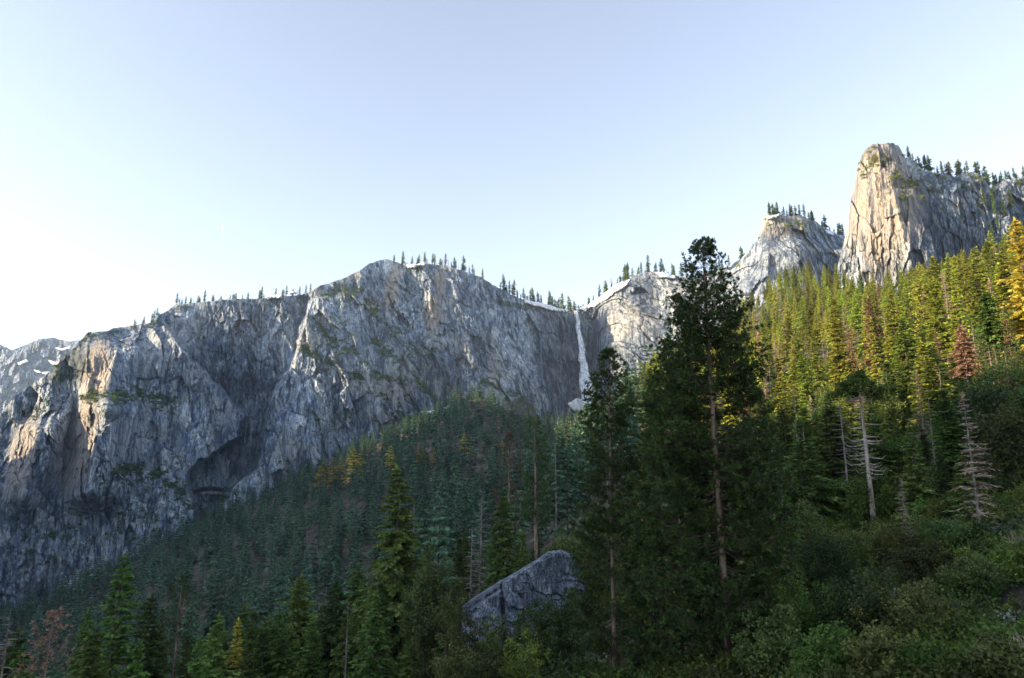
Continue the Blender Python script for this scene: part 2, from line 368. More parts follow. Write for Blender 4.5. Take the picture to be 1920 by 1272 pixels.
TOPA = [(-260, 990), (-150, 905), (-60, 820), (0, 778), (28, 742), (60, 722), (90, 700), (128, 662), (150, 640), (165, 624), (200, 621), (213, 616), (240, 612), (285, 606), (298, 592), (330, 572), (380, 566), (430, 561), (500, 560), (560, 553), (582, 548), (600, 536), (640, 524), (672, 508), (695, 494), (722, 486), (745, 492), (770, 503), (800, 495), (832, 498), (870, 508), (905, 522), (940, 544), (985, 564), (1030, 574), (1062, 582), (1078, 590), (1096, 588), (1104, 574), (1130, 555), (1165, 530), (1200, 512), (1235, 510), (1262, 516), (1310, 523), (1340, 512), (1372, 497), (1400, 478), (1440, 462)]
BASEA = [(-260, 1260), (0, 1140), (180, 1095), (300, 1020), (370, 975), (480, 940), (560, 905), (700, 840), (800, 800), (900, 800), (1000, 812), (1090, 800), (1250, 780), (1440, 720)]
DA = [(-260, 1060), (0, 1190), (150, 1270), (300, 1350), (480, 1455), (700, 1600), (900, 1740), (1050, 1860), (1110, 1960), (1160, 1880), (1260, 1800), (1440, 1560)]
L1 = [(500, 290), (605, 300), (640, 335), (665, 352), (700, 385), (740, 425), (780, 462), (820, 440), (860, 380), (890, 345), (930, 362), (1000, 365)]
L2 = [(500, 592), (560, 580), (600, 573), (650, 556), (700, 533), (760, 508), (820, 492), (880, 478), (915, 440), (950, 420), (1000, 410)]
LEDGES = [([(575, 590), (620, 640), (680, 672), (700, 700), (760, 730)], 560, 770, 22), ([(610, 555), (670, 548), (720, 598), (760, 640), (830, 668)], 600, 840, 26),
          ([(560, 655), (640, 690), (690, 720), (760, 790)], 560, 790, 18), ([(700, 640), (760, 690), (830, 770), (880, 800)], 690, 890, 24),
          ([(160, 742), (205, 745), (260, 735), (330, 760)], 150, 330, 14), ([(900, 720), (960, 742), (1040, 800)], 900, 1060, 20), ([(230, 880), (300, 885), (370, 960)], 215, 380, 22)]
RIBS = [(196, 640, 172, 745, 26, 95), (172, 752, 134, 925, 30, 120), (100, 770, 76, 880, 12, 40), (52, 790, 22, 930, 20, 80), (150, 655, 132, 720, 14, 24)]
def depthA(u, v):
    vt = line_v(TOPA, u); vb = line_v(BASEA, u); t = np.clip((vb - v) / (vb - vt), -.3, 1.1)
    D = line_v(DA, u) + 150 * np.clip(t, 0, 2)**1.4
    D = D - 30 * blob(u, v, 660, 640, 110, 120) - 45 * blob(u, v, 930, 760, 80, 90, 0, .8) - 35 * blob(u, v, 300, 700, 60, 110, .3, .7)
    wb = 13 * nz(u, v, 26, 91) + 7 * nz(u, v, 8, 92)
    a = sstep(-5, 9, u + wb - line_u(L1, v)) * (1 - sstep(-6, 4, u + .7 * wb - line_u(L2, v)))
    D = D + 100 * a
    # the overhung alcove at the foot of the panel
    al = a * sstep(700, 735, v + 2.2 * wb) ; D = D + 22 * al
    D = D + 60 * blob(u, v, 395, 930, 32, 14, 0, .3)
    for pts, u0, u1, dz in LEDGES:
        m = sstep(u0 - 20, u0 + 20, u) * (1 - sstep(u1 - 25, u1 + 25, u))
        D = D + dz * m * (1 - sstep(-5, 7, v - line_v(pts, u)))
    # ribs of the left buttress with faces turned to the left
    for ut, v0, ub, v1, wid, dd in RIBS:
        c = ut + (ub - ut) * np.clip((v - v0) / (v1 - v0), -.2, 1.2)
        m = sstep(v0 - 18, v0 + 25, v) * (1 - sstep(v1 - 5, v1 + 50, v))
        q = (u - c) / wid
        D = D - dd * m * np.where(q < 1, np.clip((q + 1) / 2, 0, 1), 1 - sstep(1, 4.0, q))
    # waterfall recess
    rc = line_u([(580, 1086), (640, 1092), (700, 1102), (760, 1110), (820, 1112)], v)
    D = D + 90 * np.exp(-((u - rc) / 34)**2) * (1 - .6 * sstep(700, 790, v)) 
    return D
def cliff_mesh(name, top, base, dfun, u0, u1, nu, nv, amp, seed, attrs, lean=0, back=420, ext=70, topjit=1.6):
    u = np.linspace(u0, u1, nu); vt = line_v(top, u) + topjit * fbm(u / 7, u * 0, oct=3, seed=seed + 20); vb = line_v(base, u) + ext
    t = np.linspace(0, 1, nv)
    Uu = np.repeat(u[None], nv, 0); Vv = vb[None] + (vt - vb)[None] * t[:, None]
    D = dfun(Uu, Vv)
    p = P(Uu, Vv, D)
    s = p[..., 0] + .55 * p[..., 1]
    if seed == 41: s = (Uu - 1600) * 1.35        # the tower turns a corner: measure along its face
    rel = relief(s, p[..., 2], amp, seed, lean)
    fade = 1 - .75 * sstep(.93, 1.0, t)[:, None]
    D2 = D - rel * fade
    p = P(Uu, Vv, D2)
    rows = [p]
    # plateau behind the rim, then down the back
    edge = p[-1]
    prev = edge
    for k, (dy, dz) in enumerate(((4, -.5), (10, -1.5), (25, -4), (60, -10), (140, -14), (back * .7, -40), (back, -120), (back * 1.3, -400), (back * 1.4, -700))):
        q = edge.copy(); f = (edge[:, 1] + dy) / edge[:, 1]; q[:, 0] *= f; q[:, 1] *= f; q[:, 2] += dz
        # smooth the rim line as it recedes
        if k > 1:
            kk = min(60, 6 * k); z = np.convolve(np.pad(q[:, 2], kk, 'edge'), np.ones(2 * kk + 1) / (2 * kk + 1), 'valid'); q[:, 2] = np.minimum(q[:, 2], z) if k < 6 else z
        rows.append(q[None])
    G = np.concatenate(rows, 0); nr = G.shape[0]
    me = new_mesh(name, G.reshape(-1, 3), grid_faces(nr, nu), M['granite'], False)
    Uf = np.vstack([Uu] + [u[None]] * (nr - nv)); Vf = np.vstack([Vv] + [vt[None]] * (nr - nv))
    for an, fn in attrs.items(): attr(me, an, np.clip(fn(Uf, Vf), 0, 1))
    o = obj(name, me); tag(o, kind='structure'); return o
def nz(u, v, s, seed=0): return fbm(u / s, v / (s * 1.6), oct=3, seed=seed)
def darkA(u, v):  # the first blobs paint the alcove's shade into the rock
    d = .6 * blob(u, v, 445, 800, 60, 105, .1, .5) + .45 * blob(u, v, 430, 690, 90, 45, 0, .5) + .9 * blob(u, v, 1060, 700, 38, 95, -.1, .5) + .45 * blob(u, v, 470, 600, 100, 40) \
        + .6 * blob(u, v, 870, 600, 42, 60) + .7 * blob(u, v, 1030, 640, 32, 70) + .5 * blob(u, v, 820, 720, 60, 60) + 1.0 * blob(u, v, 1112, 650, 13, 80) + .8 * blob(u, v, 1076, 660, 14, 70) + .8 * blob(u, v, 1215, 560, 18, 35) + .45 * sstep(1100, 1125, u)  # last term paints shade on the wall right of the fall
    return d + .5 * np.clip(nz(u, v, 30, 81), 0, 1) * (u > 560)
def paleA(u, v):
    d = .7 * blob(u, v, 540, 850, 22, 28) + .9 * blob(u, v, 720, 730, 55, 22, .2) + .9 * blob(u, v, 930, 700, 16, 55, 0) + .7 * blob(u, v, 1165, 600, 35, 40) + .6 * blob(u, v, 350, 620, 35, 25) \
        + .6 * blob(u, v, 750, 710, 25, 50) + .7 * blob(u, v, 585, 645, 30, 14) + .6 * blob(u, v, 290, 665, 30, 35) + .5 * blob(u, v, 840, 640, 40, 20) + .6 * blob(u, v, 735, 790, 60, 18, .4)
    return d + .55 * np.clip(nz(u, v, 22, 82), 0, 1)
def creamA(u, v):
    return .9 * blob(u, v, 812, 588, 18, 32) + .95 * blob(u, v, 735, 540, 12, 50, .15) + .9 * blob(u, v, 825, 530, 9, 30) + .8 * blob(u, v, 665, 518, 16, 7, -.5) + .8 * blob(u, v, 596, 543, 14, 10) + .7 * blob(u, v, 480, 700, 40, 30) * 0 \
        + .6 * blob(u, v, 700, 570, 25, 14) + 1.0 * blob(u, v, 180, 695, 26, 60, .2) + 1.0 * blob(u, v, 148, 835, 28, 90, .25) + .9 * blob(u, v, 40, 860, 22, 80, .25)  # the last three blobs paint warm sunlight onto the left ribs
def greenA(u, v):
    d = .9 * (blob(u, v, 960, 572, 50, 5, .2) + blob(u, v, 640, 545, 18, 18) + blob(u, v, 130, 690, 45, 30, -.6)) + .5 * sstep(0, .3, nz(u, v, 14, 83)) * (1 - sstep(8, 22, v - line_v(TOPA, u)))
    for pts, u0, u1, dz in LEDGES:
        m = (u > u0) * (u < u1); d = d + .6 * m * np.exp(-((v - line_v(pts, u) - 6 * fbm(u / 20, u * 0, oct=2, seed=8)) / 7)**2) * sstep(-.05, .35, nz(u, v, 12, 84))
    return d
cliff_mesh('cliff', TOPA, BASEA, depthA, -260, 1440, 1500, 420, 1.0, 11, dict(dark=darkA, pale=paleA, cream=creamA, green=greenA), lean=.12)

TOPC = [(1340, 530), (1372, 512), (1392, 482), (1412, 462), (1424, 440), (1430, 412), (1436, 403), (1452, 402), (1478, 404), (1505, 406), (1530, 416), (1545, 426), (1568, 438), (1590, 445), (1640, 460)]
BASEC = [(1340, 640), (1450, 610), (1550, 540), (1640, 500)]
def depthC(u, v):
    t = (line_v(BASEC, u) - v) / (line_v(BASEC, u) - line_v(TOPC, u))
    D = line_v([(1340, 1290), (1400, 1240), (1440, 1215), (1500, 1235), (1560, 1270), (1640, 1300)], u) + 60 * np.clip(t, 0, 1.1)**1.5
    return D + 22 * sstep(.6, .8, t)
cliff_mesh('cliff', TOPC, BASEC, depthC, 1340, 1640, 420, 200, .55, 31, dict(dark=lambda u, v: .6 * sstep(455, 500, v) * (.5 + .5 * nz(u, v, 20, 5)), pale=lambda u, v: .5 * blob(u, v, 1470, 425, 50, 25),
      cream=lambda u, v: .6 * blob(u, v, 1460, 420, 60, 26), green=lambda u, v: .7 * sstep(.1, .4, nz(u, v, 9, 44)) * (1 - sstep(430, 450, v))), lean=-.15, back=260)
TOPD = [(1556, 520), (1570, 500), (1580, 462), (1585, 440), (1590, 428), (1593, 400), (1596, 372), (1603, 348), (1608, 318), (1614, 296), (1622, 279), (1634, 271), (1652, 270), (1670, 269), (1683, 270), (1690, 282), (1698, 296), (1712, 300), (1722, 314), (1745, 322), (1790, 331), (1815, 324), (1835, 326), (1850, 342), (1858, 352), (1885, 338), (1920, 334), (1980, 320), (2080, 305), (2200, 320)]
BASED = [(1556, 560), (1650, 520), (1750, 500), (1850, 470), (1905, 460), (2200, 430)]
def depthD(u, v):
    vt = line_v(TOPD, u); vb = line_v(BASED, u); t = (vb - v) / (vb - vt)
    crease = 1655 + (v - 270) * .22
    D = 940 + np.where(u < crease, (crease - u) * .95, np.minimum(u - crease, 190) * .42) + 55 * np.clip(t, 0, 1.1)**1.6
    for c, wd, a in ((1631, 9, 7), (1668, 8, 7)):
        cc = c + (v - 350) * .15 + 9 * nz(v, v + c, 22, 3); D = D + a * np.exp(-((u - cc) / wd)**2)
    D = D + 16 * (1 - sstep(-4, 5, v - 352 + .1 * (u - 1700)) ) * sstep(1640, 1700, u)
    return D
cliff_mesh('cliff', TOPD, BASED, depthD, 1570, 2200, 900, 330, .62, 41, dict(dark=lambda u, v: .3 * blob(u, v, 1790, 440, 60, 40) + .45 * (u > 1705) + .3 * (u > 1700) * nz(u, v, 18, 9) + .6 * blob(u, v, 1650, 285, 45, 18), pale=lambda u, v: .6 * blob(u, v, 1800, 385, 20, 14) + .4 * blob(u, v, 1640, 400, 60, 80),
      cream=lambda u, v: 1.0 * blob(u, v, 1650, 390, 70, 120), green=lambda u, v: .9 * (blob(u, v, 1640, 300, 30, 25) + blob(u, v, 1715, 350, 60, 16) + blob(u, v, 1790, 350, 60, 12)) * sstep(-.1, .3, nz(u, v, 8, 45))), lean=.1, back=170, ext=60, topjit=4.5)  # cream paints warm sunlight into the tower's left face
# the far ridge, upper left
TOPF = [(-420, 700), (-200, 640), (-60, 655), (0, 646), (22, 656), (45, 648), (70, 636), (100, 634), (130, 640), (170, 636), (260, 650), (400, 680)]
def snowF(u, v):
    return 0
cliff_mesh('hill', TOPF, [(-420, 900), (400, 900)], lambda u, v: 4000 + 900 * np.clip((830 - v) / 200, 0, 1) + 60 * nz(u, v, 40, 2) + .5 * u, -420, 400, 420, 160, 2.6, 61,
      dict(dark=lambda u, v: .55 + .3 * nz(u, v, 30, 8), pale=lambda u, v: .1 * nz(u, v, 30, 7), cream=lambda u, v: 0 * u, green=lambda u, v: .7 * sstep(0, .3, nz(u, v, 16, 66)) * (1 - sstep(650, 690, v))), back=700, ext=40)

# ------------------------------------------------------------------ snow and the waterfall
def patch(name, poly, dfun, amp, seed, lean, mat, off=4.0, res=1.0, label=None, cat=None):
    """a drift that follows the cliff: bulges out of the rock inside the outline and dips into it at the rim"""
    poly = np.array(poly, float); u0, v0 = poly.min(0) - 3; u1, v1 = poly.max(0) + 3
    us = np.arange(u0, u1, res); vs = np.arange(v1, v0, -res * .7); Uu, Vv = np.meshgrid(us, vs)
    ins = np.zeros(Uu.shape, bool); dist = np.full(Uu.shape, 1e9); n = len(poly)
    for i in range(n):
        (xa, ya), (xb, yb) = poly[i], poly[(i + 1) % n]
        if ya != yb:
            cr = ((ya > Vv) != (yb > Vv)) & (Uu < (xb - xa) * (Vv - ya) / (yb - ya) + xa); ins ^= cr
        tt = np.clip(((Uu - xa) * (xb - xa) + (Vv - ya) * (yb - ya)) / ((xb - xa)**2 + (yb - ya)**2 + 1e-9), 0, 1)
        dist = np.minimum(dist, np.hypot(Uu - xa - tt * (xb - xa), Vv - ya - tt * (yb - ya)))
    sd_ = np.where(ins, dist, -dist) + 1.6 * nz(Uu, Vv, 9, seed) + 1.3 * nz(Uu, Vv, 3.5, seed + 1)
    D = dfun(Uu, Vv); p = P(Uu, Vv, D)
    if amp: D = D - relief(p[..., 0] + .55 * p[..., 1], p[..., 2], amp, seed, lean)
    D = D - np.clip(sd_ * 5, -6, 7) - off
    G = P(Uu, Vv, D); F = grid_faces(*Uu.shape)
    km = (sd_ > -.9); fk = km.ravel()[F].all(1)
    F = F[fk]; used = np.unique(F); remap = np.zeros(Uu.size, int); remap[used] = np.arange(len(used))
    front = G.reshape(-1, 3)[used]; back = front * (1 + 14 / front[:, 1:2])
    k = len(used); Fr = remap[F]
    e = np.concatenate([Fr[:, [0, 1]], Fr[:, [1, 2]], Fr[:, [2, 3]], Fr[:, [3, 0]]]); key = np.sort(e, 1); kk = key[:, 0] * k + key[:, 1]
    un, inv, cnt = np.unique(kk, return_inverse=True, return_counts=True); b = e[cnt[inv] == 1]
    side = np.stack([b[:, 1], b[:, 0], b[:, 0] + k, b[:, 1] + k], -1)
    me = new_mesh(name, np.vstack([front, back]), np.vstack([Fr, Fr[:, ::-1] + k, side]), mat, True)
    return me
sn = []
for poly in ([(984, 562), (1000, 566), (1030, 572), (1066, 582), (1062, 587), (1030, 581), (1000, 574), (986, 568)],
             [(1100, 578), (1108, 568), (1130, 553), (1158, 532), (1182, 524), (1175, 536), (1150, 552), (1128, 568), (1102, 580)],
             [(1083, 578), (1100, 574), (1098, 584), (1080, 586)],
             [(790, 774), (820, 768), (852, 759), (850, 769), (812, 777)],
             [(1062, 758), (1080, 748), (1104, 750), (1104, 768), (1078, 774)],
             [(1040, 793), (1054, 790), (1056, 796), (1042, 799)],
             [(368, 926), (385, 920), (408, 922), (430, 925), (427, 929), (400, 926), (374, 930)],
             [(1225, 510), (1245, 512), (1266, 518), (1268, 522), (1240, 519)], [(540, 548), (560, 545), (558, 551), (542, 553)], [(500, 556), (530, 552), (528, 558), (502, 561)],
             [(760, 497), (800, 493), (795, 498), (765, 502)]):
    sn.append(patch('snow', poly, depthA, 1.0, 11, .12, M['snow'], off=12))
sn.append(patch('snow', [(1356, 530), (1375, 505), (1392, 496), (1380, 520), (1362, 540)], depthA, 1.0, 11, .12, M['snow'], off=12))
sn.append(patch('snow', [(1437, 406), (1462, 402), (1455, 408), (1440, 411)], depthC, .55, 31, -.15, M['snow'], off=6))
sn.append(patch('snow', [(1548, 432), (1565, 436), (1562, 442), (1550, 439)], depthC, .55, 31, -.15, M['snow'], off=6))
fD = lambda u, v: 4000 + 900 * np.clip((830 - v) / 200, 0, 1) + 60 * nz(u, v, 40, 2) + .5 * u
for poly in ([(32, 681), (50, 674), (53, 678), (38, 684)], [(64, 694), (80, 698), (92, 698), (88, 702), (70, 699)], [(92, 676), (112, 681), (108, 685), (96, 682)], [(103, 652), (118, 654), (132, 648), (134, 652), (116, 658)],
             [(50, 737), (66, 732), (80, 730), (78, 735), (60, 740)]):
    sn.append(patch('snow', poly, fD, 0, 61, 0, M['snow'], off=60))
for me in sn: tag(obj('snow', me), 'old white snow lying on rock ledges and rims', kind='stuff')

def water_mat():
    m, nt, o = mat_base('falling_water'); L = nt.links.new
    geo = N(nt, 'ShaderNodeNewGeometry'); mp = N(nt, 'ShaderNodeMapping'); mp.inputs['Scale'].default_value = (1, 1, .035); L(geo.outputs['Position'], mp.inputs[0])
    no = N(nt, 'ShaderNodeTexNoise', i_Scale=.22, i_Detail=7.0); L(mp.outputs[0], no.inputs['Vector'])
    col = ramp(nt, no.outputs[0], [(.40, (.42, .48, .56)), (.55, (.88, .90, .94))])
    pb = N(nt, 'ShaderNodeBsdfPrincipled', i_Roughness=.6); L(col, pb.inputs['Base Color'])
    tr = N(nt, 'ShaderNodeBsdfTransparent'); a = N(nt, 'ShaderNodeAttribute', attribute_name='edge')
    th = N(nt, 'ShaderNodeMath', operation='ADD'); L(no.outputs[0], th.inputs[0]); L(a.outputs['Fac'], th.inputs[1])
    f = ramp(nt, th.outputs[0], [(.70, (0, 0, 0)), (1.12, (.95, .95, .95))]); mx = N(nt, 'ShaderNodeMixShader')
    L(f, mx.inputs[0]); L(pb.outputs[0], mx.inputs[2]); L(tr.outputs[0], mx.inputs[1])
    L(mx.outputs[0], o.inputs[0]); return m
def build_fall():
    vs = np.linspace(583, 765, 160)
    cu = np.interp(vs, [583, 600, 640, 700, 740, 765], [1078, 1083, 1088, 1096, 1102, 1101]) + 1.2 * vnoise(vs / 9, vs * 0)
    hw = np.interp(vs, [583, 600, 640, 690, 730, 745, 765], [4, 4.5, 5.5, 9, 15, 14, 9])
    q = np.linspace(-1, 1, 25)
    Uu = cu[:, None] + hw[:, None] * q[None]; Vv = np.repeat(vs[:, None], 25, 1)
    Dd = depthA(Uu, Vv) ; Dm = Dd.min(1)[:, None] - 10
    pr = 5 * np.sqrt(1 - q**2)[None] + 3 * fbm(Uu / 3, Vv / 30, oct=3, seed=4)
    Df = Dm - 6 - pr; Df = Df - np.maximum(0, 8 - (np.arange(160) * .4))[:, None] * 0
    F1 = P(Uu, Vv, Df); F2 = P(Uu, Vv, Df + 5 + 3 * np.sqrt(1 - q**2)[None])
    n = F1.shape[0] * 25; F = grid_faces(160, 25)
    me = new_mesh('waterfall', np.vstack([F1.reshape(-1, 3), F2.reshape(-1, 3)]), np.vstack([F, F[:, ::-1] + n]), water_mat(), True)
    e = (1 - np.abs(q)**2.2)[None] * .55 + .12 + 0 * Uu; attr(me, 'edge', np.concatenate([e.ravel(), e.ravel()]))
    tag(obj('waterfall', me), 'tall white waterfall dropping down the cliff notch', 'waterfall')
build_fall()
def build_moon():
    D = 30000; c = P(421.5, 430, D); r = 7.5 / FPX * D
    a = np.linspace(R(115), R(245), 40); k = 40
    o_ = np.stack([np.cos(a) * r, 0 * a, np.sin(a) * r], -1); th = np.sin((a - a[0]) / (a[-1] - a[0]) * np.pi) * 1.3 / FPX * D
    i_ = np.stack([np.cos(a) * (r - th), 0 * a, np.sin(a) * (r - th)], -1)
    V = np.vstack([o_, i_, o_ + (0, 60, 0), i_ + (0, 60, 0)]); j = np.arange(k - 1)
    q = lambda A, B: np.stack([j + A, j + 1 + A, j + 1 + B, j + B], -1)
    F = np.vstack([q(0, k), q(3 * k, 2 * k), q(2 * k, 0), q(k, 3 * k)])
    o = obj('crescent_moon', new_mesh('crescent_moon', V, F, M['moon']), loc=c); o.rotation_euler[1] = R(8)
    tag(o, 'thin pale crescent moon in the sky above the left cliff', 'moon')
build_moon()

# ------------------------------------------------------------------ trees: mesh makers
def unit(v): return v / (np.linalg.norm(v, axis=-1, keepdims=True) + 1e-9)
def rhombi(p, d, L, Wd, rng, flat=0.0, face=None):
    """leaf-sized blades; flat=1 keeps them level"""
    d = unit(d); r = rng.normal(size=p.shape); r[:, 2] = r[:, 2] * (1 - flat)
    if face is not None: r = np.cross(unit(face), d) + .38 * r
    s = unit(np.cross(d, np.cross(r, d)))
    m = p + d * (L * .5)[:, None]
    V = np.stack([p, m + s * Wd[:, None], p + d * L[:, None], m - s * Wd[:, None]], 1).reshape(-1, 3)
    return V
def quads(n, o=0): return np.arange(n * 4).reshape(n, 4) + o
def tube(pts, rad, sides=7):
    pts = np.asarray(pts, float); rad = np.asarray(rad, float); n = len(pts)
    t = unit(np.gradient(pts, axis=0)); ref = np.tile([[1.0, .13, .07]], (n, 1))
    par = np.abs((t * ref).sum(1)) > .9; ref[par] = (.1, 1, .2)
    a = unit(np.cross(t, ref)); b = np.cross(t, a); th = np.linspace(0, 2 * np.pi, sides, endpoint=False)
    V = pts[:, None] + rad[:, None, None] * (np.cos(th)[None, :, None] * a[:, None] + np.sin(th)[None, :, None] * b[:, None])
    i = np.arange(n - 1)[:, None] * sides; j = np.arange(sides)[None]; j2 = (j + 1) % sides
    F = np.stack([i + j, i + j2, i + sides + j2, i + sides + j], -1).reshape(-1, 4)
    return V.reshape(-1, 3), F
def join(parts):
    V = []; F = []; o = 0
    for v, f in parts:
        V.append(v); F.append(f + o); o += len(v)
    return np.vstack(V), np.vstack(F)
def trunk_geo(h, r, rng, bend=.3, top=.04, n=10, sides=7, z0=-1.5):
    z = np.linspace(z0, h, n); b = np.stack([bend * np.sin(z / h * 2.2 + rng.uniform(0, 6)), bend * np.sin(z / h * 2.7 + rng.uniform(0, 6))], -1)
    b -= b[1]; f = np.clip(z / h, 0, 1)
    rad = r * ((1 - f)**.8 * (1 - top) + top) * np.where(z < .8, 1.25, 1)
    pts = np.stack([b[:, 0], b[:, 1], z], -1); return pts, rad, tube(pts, rad, sides)
def on_trunk(pts, z): return np.stack([np.interp(z, pts[:, 2], pts[:, 0]), np.interp(z, pts[:, 2], pts[:, 1]), z], -1)
def conifer(name, h, r, seed, nb, ns, mat, cb=.1, droop=.25, up=0.0, gap=.2, prof=.85, blade=1.0, wid=.34, stubs=0, dead_above=1.1, side=2, trunk_r=None, bark='bark', limbs=True, jit=.22, flat=.5, topw=0.0):
    """crown mesh + trunk mesh of a layered conifer h high with crown radius r"""
    rng = np.random.default_rng(seed); pts, rad, tg = trunk_geo(h * .985, trunk_r or h * .012, rng, bend=h * .006)
    t = rng.uniform(0, 1, nb)**.85; t = np.sort(t); z = h * (cb + (1 - cb) * t); tt = (z - cb * h) / (h - cb * h)
    lv = np.round(tt * nb / 5.5) * 5.5 / nb; tt = np.where(rng.uniform(size=nb) < .7, lv * .8 + tt * .2, tt); tt = np.clip(tt, 0, .995); z = cb * h + tt * (h - cb * h)
    a = np.arange(nb) * 2.399963 + rng.normal(0, .35, nb)
    big = 1 + jit * rng.normal(size=nb) + .16 * np.sin(a + rng.uniform(0, 6)) + .12 * np.sin(tt * 14 + rng.uniform(0, 6))
    bodyw = np.minimum(1, (tt + .06) / .16)
    L = r * ((1 - tt)**prof * (1 - topw) + topw + .03) * bodyw * np.clip(big, .3, 1.6); L = L * np.where(rng.uniform(size=nb) < gap * .4, .45, 1)
    o = on_trunk(pts, z); rd = np.stack([np.cos(a), np.sin(a), 0 * a], -1)
    s = np.linspace(.12, 1, ns)
    def at(sv):   # position along each branch
        rise = (up + .25 * tt)[:, None] * sv - (droop * (1 - .7 * tt))[:, None] * sv**2
        q = o[:, None] + rd[:, None] * (L[:, None] * sv)[..., None]; q[..., 2] += L[:, None] * rise; return q
    sv = np.broadcast_to(s, (nb, ns)) + rng.uniform(-.04, .04, (nb, ns)); Pp = at(sv); Dn = unit(at(sv + .05) - Pp)
    perp = np.stack([-np.sin(a), np.cos(a), 0 * a], -1)[:, None]
    ps, ds, ls = [], [], []
    base_l = (L[:, None] * (.42 - .22 * sv) + .018 * h) * blade
    for k in range(side):
        sg = 1 if k % 2 == 0 else -1
        ps.append(Pp + rng.normal(0, .02, Pp.shape) * L[:, None, None]); ds.append(Dn * .75 + sg * perp * rng.uniform(.35, .95, (nb, ns, 1)) + rng.normal(0, .2, Pp.shape) - np.array([0, 0, .12])); ls.append(base_l * rng.uniform(.65, 1.2, (nb, ns)))
    ps.append(Pp); ds.append(Dn + rng.normal(0, .25, Pp.shape)); ls.append(base_l * rng.uniform(.6, 1.1, (nb, ns)))
    p = np.concatenate([q.reshape(-1, 3) for q in ps]); d = np.concatenate([q.reshape(-1, 3) for q in ds]); l = np.concatenate([q.ravel() for q in ls])
    fc = p - on_trunk(pts, p[:, 2]); fc = unit(fc); fc[:, 2] += .55; V = rhombi(p, d, l, l * wid * rng.uniform(.7, 1.2, len(l)), rng, flat, fc)
    # leader
    nl = 8; zt = np.linspace(h * .93, h, nl); V = np.vstack([V, rhombi(on_trunk(pts, zt), np.stack([rng.normal(0, .35, nl), rng.normal(0, .35, nl), np.ones(nl)], -1), np.full(nl, h * .035), np.full(nl, h * .007), rng)])
    cm = new_mesh(name + '_crown', V, quads(len(V) // 4), mat)
    parts = [tg]
    if limbs:
        for i in range(0, nb, 2 if nb < 120 else 3):
            q = at(np.linspace(0, .8, 4)[None] + np.zeros((nb, 1)))[i]; parts.append(tube(q, np.linspace(max(.02, L[i] * .014), .01, 4) + .01, 3))
    for i in range(stubs):
        zz = rng.uniform(.12, max(cb, .35)) * h; aa = rng.uniform(0, 6.3); LL = r * rng.uniform(.15, .6); p0 = on_trunk(pts, np.array([zz]))[0]
        q = np.array([p0, p0 + LL * .5 * np.array([math.cos(aa), math.sin(aa), .0]), p0 + LL * np.array([math.cos(aa + .15), math.sin(aa + .15), -.12])]); parts.append(tube(q, [.05, .035, .012], 3))
    tm = new_mesh(name + '_trunk', *join(parts), M[bark], True)
    return dict(crown=cm, trunk=tm, h=h)
def snag(name, h, seed, nbr=26, L0=.09, mat='snag', tr=None, fine=0, cb=.25):
    rng = np.random.default_rng(seed); pts, rad, tg = trunk_geo(h, tr or h * .009, rng, bend=h * .008, top=.12); parts = [tg]; tips = []
    for i in range(nbr):
        t = rng.uniform(cb, .97); zz = t * h; aa = rng.uniform(0, 6.3); LL = h * L0 * (1.25 - t) * rng.uniform(.3, 1.2); p0 = on_trunk(pts, np.array([zz]))[0]
        dr = np.array([math.cos(aa), math.sin(aa), 0]); q = np.array([p0, p0 + dr * LL * .4 + (0, 0, .03 * LL), p0 + dr * LL * .75 + (0, 0, -.04 * LL), p0 + dr * LL + (0, 0, .10 * LL)]); parts.append(tube(q, np.array([.011, .008, .005, .002]) * h * .3 + .012, 3))
        for k in range(fine):
            s = rng.uniform(.3, 1); b0 = p0 + dr * LL * s; d2 = unit(dr + rng.normal(0, .7, 3)); l2 = LL * rng.uniform(.2, .5)
            parts.append(tube(np.array([b0, b0 + d2 * l2 * .6, b0 + d2 * l2 + (0, 0, .1 * l2)]), np.array([.012, .008, .004]) * (h / 20), 3))
    return new_mesh(name, *join(parts), M[mat], True)

def place(kind, mset, x, y, z, s, rz, label, cat, group=None, whole=False):
    """a tree: an Empty at the foot with trunk and crown"""
    if whole or not isinstance(mset, dict):
        o = obj(kind, mset['joined'] if isinstance(mset, dict) else mset, loc=(x, y, z), rz=rz, s=s); tag(o, label, cat, group); return o
    e = obj(kind, None, loc=(x, y, z), rz=rz, s=s); tag(e, label, cat, group)
    obj('trunk', mset['trunk'], e); obj('crown', mset['crown'], e); 
    for k in mset:
        if k.startswith('part_'): obj(k[5:], mset[k], e)
    return e
def joined(ms):
    a, b = ms['crown'], ms['trunk']; Vs = []; Fs = []; mi = []
    for k, me in enumerate((a, b)):
        v = np.empty(len(me.vertices) * 3, np.float32); me.vertices.foreach_get('co', v); f = np.empty(len(me.loops), np.int32); me.loops.foreach_get('vertex_index', f)
        Vs.append(v.reshape(-1, 3)); Fs.append(f.reshape(-1, 4)); mi += [k] * (len(f) // 4)
    F = np.vstack([Fs[0], Fs[1] + len(Vs[0])]); me = new_mesh(a.name.replace('_crown', ''), np.vstack(Vs), F, None)
    me.materials.append(a.materials[0]); me.materials.append(b.materials[0]); me.polygons.foreach_set('material_index', np.array(mi, np.int32)); me.update(); ms['joined'] = me; return ms
random.seed(4); RG = np.random.default_rng(4)
far = [joined(conifer('fir_tree', 34, r, 100 + i, 60, 4, M['fir'], cb=.05, prof=pf, blade=1.15, wid=.42, jit=.15, limbs=False, side=2)) for i, (r, pf) in enumerate(((6.4, .85), (5.2, .95), (7.4, .8), (6.0, .6), (6.6, 1.05)))]
